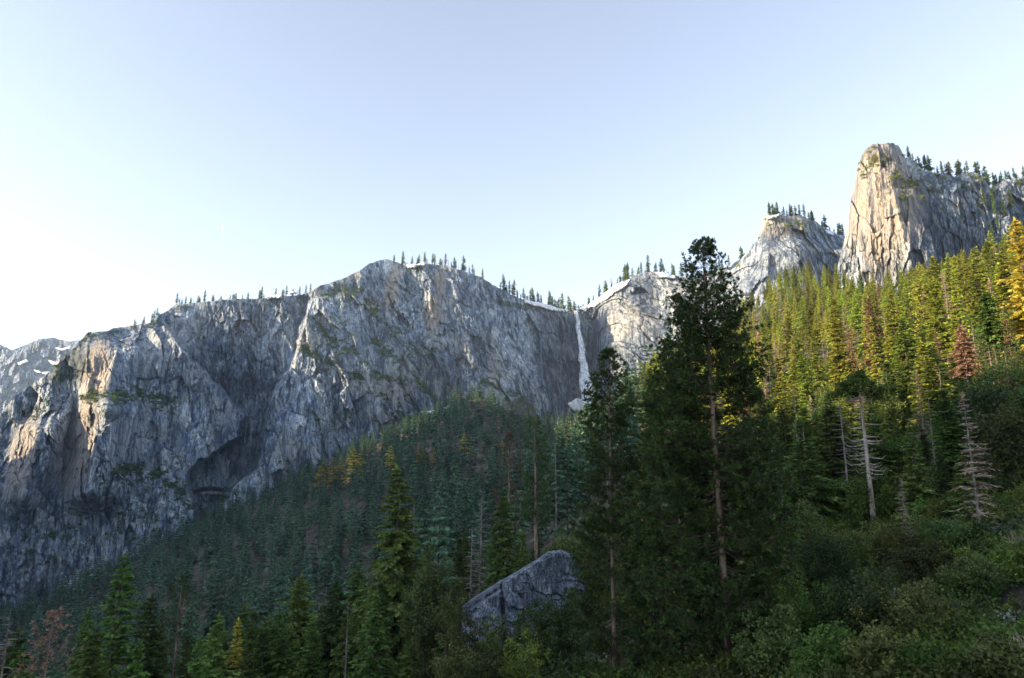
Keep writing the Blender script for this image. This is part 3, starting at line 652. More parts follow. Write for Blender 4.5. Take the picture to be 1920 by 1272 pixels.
farbrown = [joined(conifer('dead_fir_tree', 30, 3.2, 120 + i, 50, 4, M['brown'], cb=.2, prof=.7, blade=.9, wid=.2, gap=.6, limbs=True)) for i in range(2)]
farsnag = [snag('dead_tree', 27, 130 + i, 40, .08) for i in range(3)]
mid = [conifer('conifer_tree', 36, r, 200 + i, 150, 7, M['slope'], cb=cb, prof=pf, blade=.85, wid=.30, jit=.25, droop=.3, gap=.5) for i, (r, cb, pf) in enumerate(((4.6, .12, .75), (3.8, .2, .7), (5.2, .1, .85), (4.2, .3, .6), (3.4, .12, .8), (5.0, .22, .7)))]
midbrown = [conifer('brown_conifer_tree', 32, 3.6, 220 + i, 110, 6, M['brown'], cb=.22, prof=.7, blade=.7, wid=.16, gap=.6, jit=.35) for i in range(3)]
midtwig = [conifer('bare_conifer_tree', 30, 3.4, 230 + i, 120, 7, M['twig'], cb=.15, prof=.7, blade=.75, wid=.07, gap=.5, jit=.3, bark='snag') for i in range(3)]
midsnag = [snag('dead_tree', 24, 240 + i, 46, .10, fine=3) for i in range(4)]
rim = [joined(conifer('pine_tree', 34, r, 260 + i, 90, 5, M['firnear'], cb=cb, prof=.55, blade=1.0, wid=.48, jit=.35, gap=.5, limbs=True)) for i, (r, cb) in enumerate(((4.0, .06), (3.2, .14), (3.4, .02), (4.4, .1)))]

sunpaintm = joined(conifer('sun_painted_conifer_tree', 34, 5.0, 290, 70, 4, M['yellow'], cb=.1, prof=.6, blade=1.1, wid=.42))  # sunlight on the tree tops painted in as yellow needles
# ------------------------------------------------------------------ scattered forest
def scatter(u0, u1, D0, D1, sp, rng, keep=None):
    xs0, xs1 = -.9 * D1, .9 * D1; out = []
    D = D0
    while D < D1:
        s = sp(D); xl, xr = uX(u0, D), uX(u1, D); k = max(1, int((xr - xl) / s))
        xx = xl + (np.arange(k) + rng.uniform(0, 1, k)) * s; yy = D + rng.uniform(-.5, .5, k) * s
        out.append(np.stack([xx, yy], -1)); D += s * .9
    q = np.vstack(out); u = 960 + (q[:, 0] / q[:, 1] / cp) * FPX
    if keep is not None: m = keep(u, q[:, 1], rng); q = q[m]
    return q
def gn_scatter(name, pts, variants, rng, smin, smax, label):
    """one object: points carrying a scale and a turn, each showing one of the variants"""
    me = bpy.data.meshes.new(name); me.vertices.add(len(pts)); me.vertices.foreach_set('co', np.asarray(pts[:, :3], np.float32).ravel())
    attr(me, 'sc', pts[:, 3] if pts.shape[1] > 3 else rng.uniform(smin, smax, len(pts))); attr(me, 'rot', rng.uniform(0, 6.28, len(pts)))
    col = bpy.data.collections.new(name + '_variants')
    for i, m in enumerate(variants): col.objects.link(bpy.data.objects.new(name + '_variant', m))
    o = obj(name, me); ng = bpy.data.node_groups.new(name, 'GeometryNodeTree')
    ng.interface.new_socket('Geometry', in_out='INPUT', socket_type='NodeSocketGeometry'); ng.interface.new_socket('Geometry', in_out='OUTPUT', socket_type='NodeSocketGeometry')
    gi, go = ng.nodes.new('NodeGroupInput'), ng.nodes.new('NodeGroupOutput'); ci = ng.nodes.new('GeometryNodeCollectionInfo'); ci.inputs['Collection'].default_value = col
    ci.inputs['Separate Children'].default_value = True; ci.inputs['Reset Children'].default_value = True
    ip = ng.nodes.new('GeometryNodeInstanceOnPoints'); ip.inputs['Pick Instance'].default_value = True
    def na(n): a = ng.nodes.new('GeometryNodeInputNamedAttribute'); a.data_type = 'FLOAT'; a.inputs[0].default_value = n; return a.outputs[0]
    cb = ng.nodes.new('ShaderNodeCombineXYZ'); ng.links.new(na('rot'), cb.inputs[2])
    ri = ng.nodes.new('FunctionNodeRandomValue'); ri.data_type = 'INT'; ri.inputs[5].default_value = len(variants) - 1
    L = ng.links.new; L(gi.outputs[0], ip.inputs['Points']); L(ci.outputs[0], ip.inputs['Instance']); L(cb.outputs[0], ip.inputs['Rotation']); L(na('sc'), ip.inputs['Scale'])
    io = [s for s in ri.outputs if s.type == 'INT'][0]; L(io, ip.inputs['Instance Index']); L(ip.outputs[0], go.inputs[0])
    md = o.modifiers.new('scatter', 'NODES'); md.node_group = ng; tag(o, label, kind='stuff'); return o
rng = np.random.default_rng(77)
def keepL(u, D, rng):
    vb = line_v(BASEA, u); lim = line_v(DA, u) + 0
    ok = (D < lim + 60) & ~((u > 940) & (u < 1120) & (D > 1350) & (rng.uniform(size=len(u)) < .5))
    ok &= ~((u > 1240) & (D < 330))
    ok &= D > np.interp(u, [-100, 500, 700, 900, 1100], [230, 240, 230, 260, 260])
    ok &= rng.uniform(size=len(u)) < .84 + .9 * fbm(u * D / 60000, D / 55, oct=2, seed=31)
    return ok
q = scatter(-120, 1300, 200, 1900, lambda D: 11 + min(D, 800) * .012, rng, keepL)
z = H(q[:, 0], q[:, 1]); hh = (.5 + .85 * rng.beta(2, 2, len(q))) * np.where(rng.uniform(size=len(q)) < .12, 1.2, 1)
uu, vb_ = proj(q[:, 0], q[:, 1], z); _, vt_ = proj(q[:, 0], q[:, 1], z + 34 * hh)
# front-to-back visibility on a coarse grid picks the trees that show
occ = np.zeros((320, 480), bool); order = np.argsort(q[:, 1]); frac = np.zeros(len(q)); area = np.zeros(len(q))
for i in order:
    c0 = uu[i] / 4; t0, b0 = vt_[i] / 4, vb_[i] / 4; tot = vis = 0
    if not (-3 < c0 < 483): continue
    for rr in range(max(0, int(t0)), min(320, int(b0) + 1)):
        f = (rr - t0) / max(b0 - t0, .5); wd = max(.5, (b0 - t0) * .15 * f); a, b = max(0, int(c0 - wd)), min(480, int(c0 + wd) + 1)
        if b > a: tot += b - a; vis += (~occ[rr, a:b]).sum(); occ[rr, a:b] = True
    if tot: frac[i] = vis / tot; area[i] = vis
sel = np.argsort(-area)[:112]; selm = np.zeros(len(q), bool); selm[sel] = True
print('forest trees', len(q), 'visible', (area > 0).sum())
kinds = rng.uniform(size=len(q))
LF = 'dark green fir among the shaded forest on the slope below the cliff'
for i in np.where(selm)[0]:
    if kinds[i] < .035: place('dead_fir_tree', farbrown[i % 2], q[i, 0], q[i, 1], z[i], hh[i] * .9, rng.uniform(0, 6), 'reddish brown dead fir standing in the shaded green forest', 'tree', 'dead brown firs in the shaded forest', True)
    elif kinds[i] < .12: place('dead_tree', farsnag[i % 3], q[i, 0], q[i, 1], z[i], hh[i] * .9, rng.uniform(0, 6), 'pale bare snag standing in the shaded green forest', 'tree', 'bare snags in the shaded forest')
    else: place('fir_tree', far[i % 5], q[i, 0], q[i, 1], z[i], hh[i], rng.uniform(0, 6), LF, 'tree', 'dark firs in the shaded forest', True)
rest = ~selm & (area >= 0) & (uu > -150) & ((area > 0) | (rng.uniform(size=len(q)) < .5))
pt = np.column_stack([q[rest], z[rest], hh[rest]])
gn_scatter('woods', pt, [far[i]['joined'] for i in range(5)] * 4 + [farbrown[0]['joined'], farsnag[0], farsnag[1]], rng, .7, 1.1, 'dark coniferous forest covering the shaded slope')

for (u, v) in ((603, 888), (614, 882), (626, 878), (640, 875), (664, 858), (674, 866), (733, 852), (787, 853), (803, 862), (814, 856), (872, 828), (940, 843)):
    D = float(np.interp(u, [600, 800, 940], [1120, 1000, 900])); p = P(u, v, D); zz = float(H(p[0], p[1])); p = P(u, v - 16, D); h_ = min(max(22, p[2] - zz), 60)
    place('sun_painted_conifer_tree', sunpaintm, p[0], p[1], p[2] - h_, (h_ / 26, h_ / 26, h_ / 34), u, 'conifer top with painted-on golden sunlight standing out of the dark forest below the cliff', 'tree', 'tree tops painted sunlit in the shaded forest', True)
# right slope
def keepR(u, D, rng):
    dens = np.interp(D, [90, 150, 300, 600, 900], [.7, .7, .68, .7, .75]); lim = np.interp(u, [1180, 1340, 1450, 1550, 1650, 1780, 1900, 2100], [700, 1000, 1150, 1050, 930, 960, 1150, 1150])
    ok = (rng.uniform(size=len(u)) < dens) & (D < lim) & ~((u > 1560) & (D > 900)); ok &= D > np.interp(u, [1180, 1400, 1500, 1700, 1920], [300, 240, 150, 130, 130]); return ok
q = scatter(1200, 2120, 120, 1150, lambda D: 9.5 + D * .013, rng, keepR)
z = H(q[:, 0], q[:, 1]); sc = (.35 + .85 * rng.beta(2, 1.6, len(q))) * np.interp(q[:, 1], [120, 200, 300, 600], [.5, .65, .9, 1.05]); kinds = rng.uniform(size=len(q))
uu, vt_ = proj(q[:, 0], q[:, 1], z + 36 * sc); inf = (uu < 1960)
order = np.argsort(q[:, 1]); cnt = 0; rest = []
for i in order:
    x, y = q[i]; rz = rng.uniform(0, 6.3); wx = rng.uniform(.85, 1.5); S3 = (sc[i] * wx, sc[i] * wx, sc[i])
    if not inf[i] or cnt >= 330: rest.append((x, y, z[i], sc[i])); continue
    cnt += 1; far_ = ' high' if y > 520 else ''
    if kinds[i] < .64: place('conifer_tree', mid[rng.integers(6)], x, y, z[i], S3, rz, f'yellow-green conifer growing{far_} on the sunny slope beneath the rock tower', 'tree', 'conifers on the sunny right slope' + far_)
    elif kinds[i] < .75: place('brown_conifer_tree', midbrown[rng.integers(3)], x, y, z[i], S3, rz, f'rusty brown dead conifer{far_} on the sunny slope', 'tree', 'brown dead conifers on the right slope' + far_)
    elif kinds[i] < .90: place('bare_conifer_tree', midtwig[rng.integers(3)], x, y, z[i], S3, rz, f'leafless pinkish grey conifer{far_} on the sunny slope', 'tree', 'leafless conifers on the right slope' + far_)
    else: place('dead_tree', midsnag[rng.integers(4)], x, y, z[i], S3, rz, f'bare pale dead trunk{far_} on the sunny slope', 'tree', 'bare trunks on the right slope' + far_)
print('slope trees', cnt, len(rest))
for m_ in mid[:3]: joined(m_)
if rest: gn_scatter('woods', np.array(rest), [m_['joined'] for m_ in mid[:3]], rng, .6, 1, 'yellow-green conifer woods high on the sunny slope')

# ------------------------------------------------------------------ rim trees
RIMS = [ # u0, u1, count, height range, label, group, depth fn, top
 (250, 310, 9, 20, 34, 'green and golden tree on the rim of the left buttress', 'trees on the left buttress rim', depthA, TOPA),
 (330, 470, 22, 16, 36, 'tree on the long level rim left of the central peak', 'trees on the level cliff rim', depthA, TOPA),
 (470, 582, 13, 22, 42, 'dark tree on the level rim beside the central peak', 'dark trees beside the central peak', depthA, TOPA),
 (735, 905, 30, 22, 52, 'dark slender tree on the rounded central cliff summit', 'trees on the central summit', depthA, TOPA),
 (938, 1100, 46, 26, 58, 'dark tall tree on the saddle above the waterfall', 'trees above the waterfall', depthA, TOPA),
 (1102, 1290, 36, 26, 66, 'tree on the snowy rim right of the waterfall', 'trees right of the waterfall', depthA, TOPA),
 (1330, 1425, 14, 24, 44, 'tree on the steep ridge leading up to the low crag', 'trees on the steep ridge', depthA, TOPA),
 (1436, 1592, 34, 15, 34, 'tree on the flat crown of the low crag', 'trees on the low crag', depthC, TOPC),
 (1700, 1990, 62, 14, 34, 'dark tree on the shoulder behind the rock tower', 'trees on the tower shoulder', depthD, TOPD)]
for u0, u1, k, h0, h1, lab, grp, df, top in RIMS:
    for i in range(int(k * 1.25)):
        u = u0 + (u1 - u0) * np.clip((i // 3 * 3 + rng.choice((.3, 2.0)) + rng.normal(0, .55)) / (k * 1.25), 0, 1); back = rng.uniform(3, 26); vt = line_v(top, u); D = float(df(np.array([u]), np.array([vt]))[0]) + back
        p = P(u, vt + 3, D); s = (h0 + (h1 - h0) * rng.uniform(0, 1)**1.5) * (.5 if rng.uniform() < .25 else 1) / 34; ko = rng.uniform()
        if ko < .13: place('dead_fir_tree', farbrown[i % 2], *p, s, rng.uniform(0, 6), lab.replace('dark ', '').replace('tree', 'brown dead tree'), 'tree', 'brown ' + grp, True)
        elif ko < .2: place('dead_tree', farsnag[i % 3], *p, s, rng.uniform(0, 6), lab.replace('dark ', '').replace('tree', 'bare snag'), 'tree', 'bare ' + grp)
        else: place('pine_tree', rim[rng.integers(4)], *p, (s * 1.25, s * 1.25, s), rng.uniform(0, 6), lab, 'tree', grp, True)

for i in range(46):
    u = rng.uniform(1838, 2010); v = rng.uniform(345, 470); v = max(v, 352 + (1900 - u) * .6)
    D = float(depthD(np.array([u]), np.array([v]))[0]) - 10; p = P(u, v, D); place('pine_tree', rim[rng.integers(4)], *p, rng.uniform(.55, 1.0), rng.uniform(0, 6), 'dark tree on the shaded shoulder to the right of the rock tower', 'tree', 'dark trees right of the tower', True)
# ------------------------------------------------------------------ cliff scrub (too many clumps to count)
def scrub(dfun, TOP, BASE, ramp_, blobs, ledges, mat, amp, seed, lean, sz):
    rng = np.random.default_rng(5); U, V_ = [], []
    for pts, u0, u1, dz in ledges:
        k = int((u1 - u0) * 1.6); u = rng.uniform(u0, u1, k); U.append(u); V_.append(line_v(pts, u) + rng.normal(0, 6, k) * (.4 + rng.uniform(0, 1.6, k)) + 6 * fbm(u / 20, u * 0, oct=2, seed=8))
    for cu, cv, ru, rv, k in blobs:
        U.append(rng.normal(cu, ru * .5, k)); V_.append(rng.normal(cv, rv * .5, k))
    k = int(abs(TOP[-1][0] - TOP[0][0]) * .22); ur = rng.uniform(TOP[0][0], TOP[-1][0], k); ur = ur[fbm(ur / 25, ur * 0, oct=2, seed=16) > -.15]; U.append(ur); V_.append(line_v(TOP, ur) + rng.uniform(4.5, 9, len(ur)))
    u = np.concatenate(U); v = np.concatenate(V_); m = (fbm(u / 16, v / 16, oct=2, seed=6) > -.12) & (v > line_v(TOP, u) + 4) & (v < line_v(BASE, u) + 20); u, v = u[m], v[m]
    D = dfun(u, v); p = P(u, v, D); D = D - relief(p[:, 0] + .55 * p[:, 1], p[:, 2], amp, seed, lean); p = P(u, v, D - 1.0)
    n = 70; c = np.repeat(p, n, 0); s = np.repeat(rng.uniform(2.0, 6.0, len(p)) * sz, n)
    d = unit(rng.normal(size=(len(c), 3))); d[:, 2] = np.abs(d[:, 2]) * 1.1; d = unit(d)
    q = c + d * (s * rng.uniform(.3, 1, len(c)))[:, None] * np.array([1.1, 1, .9]); L = rng.uniform(.9, 2.2, len(c))
    V = rhombi(q, d + rng.normal(0, .5, d.shape), L, L * .4, rng)
    tag(obj('scrub', new_mesh('scrub', V, quads(len(V) // 4), M[mat])), 'dark bushes clinging to the cliff ledges', kind='stuff')
scrub(depthA, TOPA, BASEA, 0, ((640, 548, 16, 14, 25), (110, 700, 70, 35, 60), (250, 900, 120, 60, 120), (230, 990, 120, 50, 160), (100, 1010, 90, 60, 90), (560, 895, 40, 25, 50), (690, 610, 90, 50, 70), (800, 700, 60, 60, 50), (960, 740, 50, 40, 50), (60, 760, 50, 30, 30), (220, 750, 60, 12, 22), (600, 800, 60, 60, 40), (760, 790, 50, 20, 40), (440, 925, 60, 18, 50), (330, 830, 60, 50, 30)), LEDGES, 'firnear', 1.0, 11, .12, 1.35)
scrub(depthD, TOPD, BASED, 0, ((1640, 300, 24, 26, 22), (1720, 345, 50, 16, 30), (1690, 330, 20, 20, 12), (1775, 345, 60, 10, 26), (1700, 372, 26, 5, 10), (1620, 330, 12, 30, 10), (1800, 395, 60, 20, 14)), [], 'slope', .62, 41, .1, .8)
scrub(depthC, TOPC, BASEC, 0, ((1500, 425, 60, 10, 26), (1450, 425, 16, 14, 10)), [], 'slope', .55, 31, -.15, .8)

# ------------------------------------------------------------------ foreground plants: mesh makers
def tufts(p, d, n, L, wd, rng, spread=.75):
    """n needles fanning out around each shoot tip"""
    k = len(p); q = np.repeat(p, n, 0); dd = unit(np.repeat(unit(d), n, 0) * .9 + rng.normal(0, spread * .8, (k * n, 3))); l = np.repeat(L, n) * rng.uniform(.7, 1.15, k * n)
    q = q - dd * 0 + rng.normal(0, .03, q.shape); return rhombi(q, dd, l, l * wd, rng)
def pine(name, h, prof, seed, nb, cb, tl=.42, nn=16, dens=1.0, tr=None, mat='pine', dead=12, wdn=.075, cones=0, kinks=.12, bark='barkred', step=.55):
    """tufted pine; prof = [(fraction of crown from the top, radius)]"""
    rng = np.random.default_rng(seed); pts, rad, tg = trunk_geo(h, tr or h * .013, rng, bend=h * .004, n=18, sides=10)
    pr = np.array(prof, float); parts = []; tp, td = [], []
    ft = np.sort(np.concatenate([rng.uniform(0, 1, nb), rng.uniform(0, .3, nb // 4)])); nb = len(ft)
    for i, f in enumerate(ft):
        zz = h - f * h * (1 - cb) - .25; Rr = np.interp(f, pr[:, 0], pr[:, 1]) * rng.uniform(.62, 1.18); a = i * 2.39996 + rng.normal(0, .4)
        if f > .4 and abs((a + math.pi / 2 + math.pi) % (2 * math.pi) - math.pi) < .35 and rng.uniform() < .5: continue
        upw = np.interp(f, [0, .15, .45, 1], [1.1, .6, .15, -.18]) + rng.normal(0, .10)
        dr = np.array([math.cos(a), math.sin(a), 0]); side = np.array([-math.sin(a), math.cos(a), 0]); p0 = on_trunk(pts, np.array([zz]))[0]
        s = np.linspace(0, 1, 6); wob = rng.normal(0, kinks * .4, 6).cumsum() * Rr * .35
        q = p0 + dr * (Rr * s)[:, None] + side * wob[:, None]; q[:, 2] += Rr * (upw * s + .32 * s**3 - .18 * np.sin(s * 3.1) * f)
        r0 = max(.012, .012 * Rr + .010); parts.append(tube(q, r0 * (1 - .75 * s), 4))
        nt_ = max(2, int(dens * Rr / step * 1.6))
        for s0 in rng.uniform(.22, 1, nt_):
            b0 = np.array([np.interp(s0, s, q[:, j]) for j in range(3)]); sg = rng.choice((-1, 1)); ll = Rr * (.42 - .22 * s0) * rng.uniform(.5, 1.2) + .15
            d2 = unit(dr * .7 + side * sg * rng.uniform(.4, 1) + np.array([0, 0, rng.uniform(-.1, .5)])); e = b0 + d2 * ll
            if ll > .5: parts.append(tube(np.array([b0, b0 + d2 * ll * .5, e]), np.array([.5, .35, .2]) * r0, 3))
            m = max(1, int(ll / step + .6))
            for k in range(m):
                g = (k + 1) / m; tp.append(b0 + d2 * ll * g + rng.normal(0, .07, 3) * (m > 1)); td.append(d2 + np.array([0, 0, .35]) + rng.normal(0, .25, 3))
                if m > 1: tp.append(b0 + d2 * ll * g + rng.normal(0, .22, 3)); td.append(d2 + rng.normal(0, .6, 3))
        tp.append(q[-1]); td.append(q[-1] - q[-2])
    tp.append(np.array([*pts[-1][:2], h])); td.append(np.array([0, 0, 1.])); 
    for i in range(dead):
        zz = rng.uniform(.06, cb + .12) * h; a = rng.uniform(0, 6.3); LL = rng.uniform(.4, 2.2); p0 = on_trunk(pts, np.array([zz]))[0]; dr = np.array([math.cos(a), math.sin(a), 0])
        parts.append(tube(np.array([p0, p0 + dr * LL * .5 + (0, 0, .1), p0 + dr * LL + (0, 0, -.25)]), [.04, .028, .01], 4))
    tp = np.array(tp); td = np.array(td); V = tufts(tp, td, nn, rng.uniform(.75, 1.15, len(tp)) * tl, wdn, rng)
    out = dict(crown=new_mesh(name + '_crown', V, quads(len(V) // 4), M[mat]), trunk=new_mesh(name + '_trunk', *tg, M[bark], True), part_branches=new_mesh('branches', *join(parts), M['bark'], True))
    if cones:
        cs = []
        for i in rng.integers(0, len(tp), cones):
            if tp[i][2] > .75 * h: continue
            c = tp[i] + (0, 0, -.12); cs.append(tube(np.array([c + (0, 0, .0), c + (0, 0, -.05), c + (0.01, 0, -.13), c + (.01, 0, -.22)]), [.02, .065, .06, .015], 6))
        out['part_cones'] = new_mesh('cones', *join(cs), M['cone'], True)
    return out
def clump_leaves(cs, rs, n, L, rng, updir=.35):
    """leaves on the outer shells of small clumps"""
    c = np.repeat(cs, n, 0); r = np.repeat(rs, n); d = unit(rng.normal(size=c.shape) + np.array([0, 0, updir])); q = c + d * (r * rng.uniform(.45, 1.05, len(c)))[:, None]
    l = L * rng.uniform(.6, 1.3, len(c)); return rhombi(q, d * .5 + rng.normal(0, .8, d.shape), l, l * .36, rng, .2, d + np.array([0, 0, .4]))
def bush(name, seed, mat, nclump=60, n=60, L=.06, flat=.75, twig=True, cr=(.14, .28), shoots=0):
    """shrub of unit radius: many leaf clumps on an uneven dome, stems inside"""
    rng = np.random.default_rng(seed); d = unit(rng.normal(size=(nclump, 3))); d[:, 2] = np.abs(d[:, 2]); R0 = 1 + .25 * np.sin(d[:, 0] * 4 + seed) * np.cos(d[:, 1] * 5)
    cs = d * (rng.uniform(.45, .95, nclump) * R0)[:, None] * np.array([1, 1, flat]); rs = rng.uniform(*cr, nclump)
    V = clump_leaves(cs, rs, n, L, rng)
    if shoots:
        i = rng.integers(0, nclump, shoots); b = cs[i]; dd = unit(cs[i] + np.array([0, 0, .8]) + rng.normal(0, .2, b.shape)); s = rng.uniform(.1, .42, (shoots, 9)); p = b[:, None] + dd[:, None] * s[..., None]
        V = np.vstack([V, rhombi(p.reshape(-1, 3), np.repeat(dd, 9, 0) + rng.normal(0, .6, (shoots * 9, 3)), np.full(shoots * 9, L), np.full(shoots * 9, L * .33), rng)])
    st = []
    for i in range(min(nclump, 26)): st.append(tube(np.array([[0, 0, -.15], cs[i] * .5 + rng.normal(0, .05, 3), cs[i]]), [.02, .012, .004], 3))
    return joined(dict(crown=new_mesh(name + '_crown', V, quads(len(V) // 4), M[mat]), trunk=new_mesh(name + '_stems', *join(st), M['twigwood'], True)))
def twigbush(name, seed, mat='twig', n=160):
    rng = np.random.default_rng(seed); st = []; 
    for i in range(n // 8):
        d = unit(rng.normal(size=3) * [1, 1, .4] + [0, 0, .8]); st.append(tube(np.array([[0, 0, -.1], d * .5 + rng.normal(0, .04, 3), d]), [.02, .012, .004], 3))
    d = unit(rng.normal(size=(n * 14, 3)) + [0, 0, .35]); d[:, 2] = np.abs(d[:, 2]); p = d * (rng.uniform(.3, .9, len(d)))[:, None] * [1, 1, .85]
    V = rhombi(p, d + rng.normal(0, .45, d.shape), rng.uniform(.1, .26, len(d)), np.full(len(d), .007), rng)
    return joined(dict(crown=new_mesh(name + '_twigs', V, quads(len(V) // 4), M[mat]), trunk=new_mesh(name + '_stems', *join(st), M['twigwood'], True)))
def oak(name, h, r, seed, mat='leafdark', nclump=150, n=60, L=.28, tall=.75):
    rng = np.random.default_rng(seed); pts, rad, tg = trunk_geo(h * .7, h * .03, rng, bend=h * .03, n=8); parts = [tg]
    d = unit(rng.normal(size=(nclump, 3))); cen = np.array([0, 0, h * (1 - tall / 2)]); lob = 1 + .22 * np.sin(3 * np.arctan2(d[:, 1], d[:, 0]) + seed) + .18 * np.sin(5 * d[:, 2] + seed)
    cs = cen + d * (rng.uniform(.45, .98, nclump) * lob)[:, None] * np.array([r, r, h * tall / 2]); rs = rng.uniform(.13, .27, nclump) * r
    for i in range(0, nclump, 6):
        b = on_trunk(pts, np.array([rng.uniform(.2, .65) * h]))[0]; parts.append(tube(np.array([b, (b + cs[i]) / 2 + rng.normal(0, .2, 3), cs[i]]), np.array([.09, .05, .02]) * h / 10, 4))
    V = clump_leaves(cs, rs, n, L, rng)
    return dict(crown=new_mesh(name + '_crown', V, quads(len(V) // 4), M[mat]), trunk=new_mesh(name + '_trunk', *join(parts), M['bark'], True))

def spot(u, v, D, zmin=4):
    """ground point and height of a tree whose tip is seen at (u, v) at depth D"""
    p = P(u, v, D); z = float(H(p[0], p[1])); return float(p[0]), float(p[1]), z, max(zmin, float(p[2]) - z)
def put(kind, ms, x, y, z, label, cat='tree', group=None, rz=0, s=1): return place(kind, ms, x, y, z - .1, s, rz, label, cat, group)
PXM = lambda D: D / FPX          # metres per photo pixel

# main pine and its neighbours
x, y, z, h = spot(1318, 447, 55)
k = PXM(55)
pf = [(0, .25), (.05, .95), (.13, 1.8), (.22, 2.8), (.32, 3.6), (.45, 4.2), (.6, 4.7), (.75, 4.8), (.9, 4.0), (1, 3.4)]
put('pine_tree', pine('main_pine', h, pf, 7, 320, .07, tl=.34, nn=15, dens=.95, wdn=.13, tr=.34, cones=70, dead=16), x, y, z, 'tallest dark green pine, rising into the sky right of the waterfall')
x, y, z, h = spot(1262, 640, 60)
put('pine_tree', pine('second_pine', h, [(0, .3), (.12, 1.5), (.3, 2.8), (.6, 3.9), (1, 3.9)], 8, 170, .12, tl=.38, nn=13, dens=.95, wdn=.13, tr=.34, cones=40), x, y, z, 'bushy dark pine forming the left shoulder of the tallest pine')
x, y, z, h = spot(1222, 780, 66)
put('pine_tree', pine('third_pine', h, [(0, .3), (.2, 1.8), (.5, 3.0), (1, 3.4)], 9, 130, .1, tl=.38, nn=13, dens=.9, wdn=.13, tr=.25), x, y, z, 'shorter dark pine between the tallest pine and the slender pine')
x, y, z, h = spot(1135, 657, 68)
put('pine_tree', pine('slender_pine', h, [(0, .25), (.06, 1.1), (.2, 2.2), (.4, 2.9), (.7, 3.5), (1, 3.8)], 17, 215, .06, tl=.36, nn=14, dens=.95, wdn=.13, tr=.24, cones=20), x, y, z, 'slender dark pine with its tip just below the foot of the waterfall')
x, y, z, h = spot(1405, 700, 64)
put('pine_tree', pine('right_pine', h, [(0, .3), (.2, 1.6), (.5, 2.6), (1, 3.4)], 19, 90, .1, tl=.38, nn=13, dens=.9, wdn=.13, tr=.2), x, y, z, 'dark pine half hidden behind the right side of the tallest pine')

# firs and pines along the lower left and centre
def fir(u, v, D, rpx, seed, mat, label, kind='fir_tree', nb=None, cb=.06, prof=.8, blade=.7, wid=.22, gap=.3, ns=12, droop=.3, jit=.2, bark='bark', stubs=0, group=None):
    x, y, z, h = spot(u, v, D); r = rpx * PXM(D); nb = nb or int(110 + h * 4)
    ms = conifer(kind + '_%d' % seed, h, r, seed, nb, ns, M[mat], cb=cb, prof=prof, blade=blade, wid=wid, gap=gap, droop=droop, jit=jit, bark=bark, stubs=stubs, limbs=True)
    return put(kind, ms, x, y, z, label, rz=seed)
def pn(u, v, D, rpx, seed, label, mat='pine', nb=110, cb=.15, tl=.55, nn=13, dens=.9, kind='pine_tree', shape=((0, .1), (.15, .45), (.4, .8), (.8, 1), (1, .8)), dead=8, bark='barkred', wdn=.085):
    x, y, z, h = spot(u, v, D); r = rpx * PXM(D)
    return put(kind, pine(kind + '_%d' % seed, h, [(a, b * r) for a, b in shape], seed, nb, cb, tl=tl, nn=nn, dens=dens, mat=mat, dead=dead, bark=bark, wdn=wdn, step=.8), x, y, z, label)
fir(750, 880, 140, 78, 301, 'firnear', 'tallest layered fir left of the grey boulder', nb=260, prof=.75, gap=.2)
fir(228, 1045, 125, 62, 302, 'firnear', 'tall fir with a yellowish green tip near the lower left corner', nb=220, prof=.7)
pn(345, 1085, 130, 48, 303, 'dark pine with an open crown right of the yellow-tipped fir', nb=90)
fir(288, 1118, 118, 52, 304, 'firnear', 'dark fir between the yellow-tipped fir and the open-crowned pine', prof=.65)
fir(565, 1082, 150, 50, 305, 'firnear', 'green fir in the lower centre left with a bare lower trunk', cb=.2, prof=.6, gap=.7, jit=.35)
fir(632, 1092, 145, 44, 306, 'firnear', 'bright green fir directly left of the tall layered fir', cb=.15, prof=.6, gap=.6)
fir(672, 1060, 165, 40, 316, 'firnear', 'dull green fir tucked behind the left skirt of the tall layered fir', cb=.1, prof=.65)
fir(445, 1165, 130, 20, 307, 'yellow', 'small golden yellow conifer at the bottom edge of the forest', kind='yellow_conifer_tree', prof=.5)
pn(100, 1150, 100, 62, 308, 'reddish brown dying pine at the lower left corner', mat='brown', kind='brown_pine_tree', nb=60, dens=.6, cb=.2)
x, y, z, h = spot(812, 1020, 112)
put('oak_tree', oak('cedar', h, 4.6, 309, 'leafdark', nclump=260, n=80, L=.34, tall=.92), x, y, z, 'broad rounded green oak-like tree between the tall layered fir and the grey boulder')
fir(945, 925, 128, 34, 310, 'firnear', 'green conifer standing on top of the grey boulder', cb=.25, prof=.55, gap=.6, jit=.3)
pn(1003, 782, 165, 34, 311, 'tall thin pine with a sparse top behind the grey boulder', nb=80, cb=.42, dens=.8, tl=.7)
pn(955, 812, 175, 30, 312, 'rusty red dead pine left of the tall thin pine', mat='brown', kind='brown_pine_tree', nb=60, cb=.35, dens=.55, tl=.7)
for i, (u, v, D, lab) in enumerate(((900, 932, 150, 'silver leafless tree with fine branches above the round oak'), (884, 985, 140, 'shorter silver leafless tree beside the taller one above the round oak'), (468, 1128, 160, 'grey leafless tree left of the bright green firs'), (22, 1140, 95, 'grey leafless tree at the very left edge'))):
    x, y, z, h = spot(u, v, D); put('bare_tree', dict(crown=twigbush('bare_twigs_%d' % i, 330 + i, 'twigwood')['joined'], trunk=snag('bare_trunk_%d' % i, h, 320 + i, 60, .16, fine=7, cb=.3)) if 0 else snag('bare_tree_%d' % i, h, 320 + i, 80, .15, fine=8, cb=.2, mat='snag'), x, y, z, lab)
x, y, z, h = spot(395, 1195, 105); fir(395, 1190, 118, 40, 331, 'firnear', 'low dark fir at the bottom edge left of the golden conifer', prof=.6)
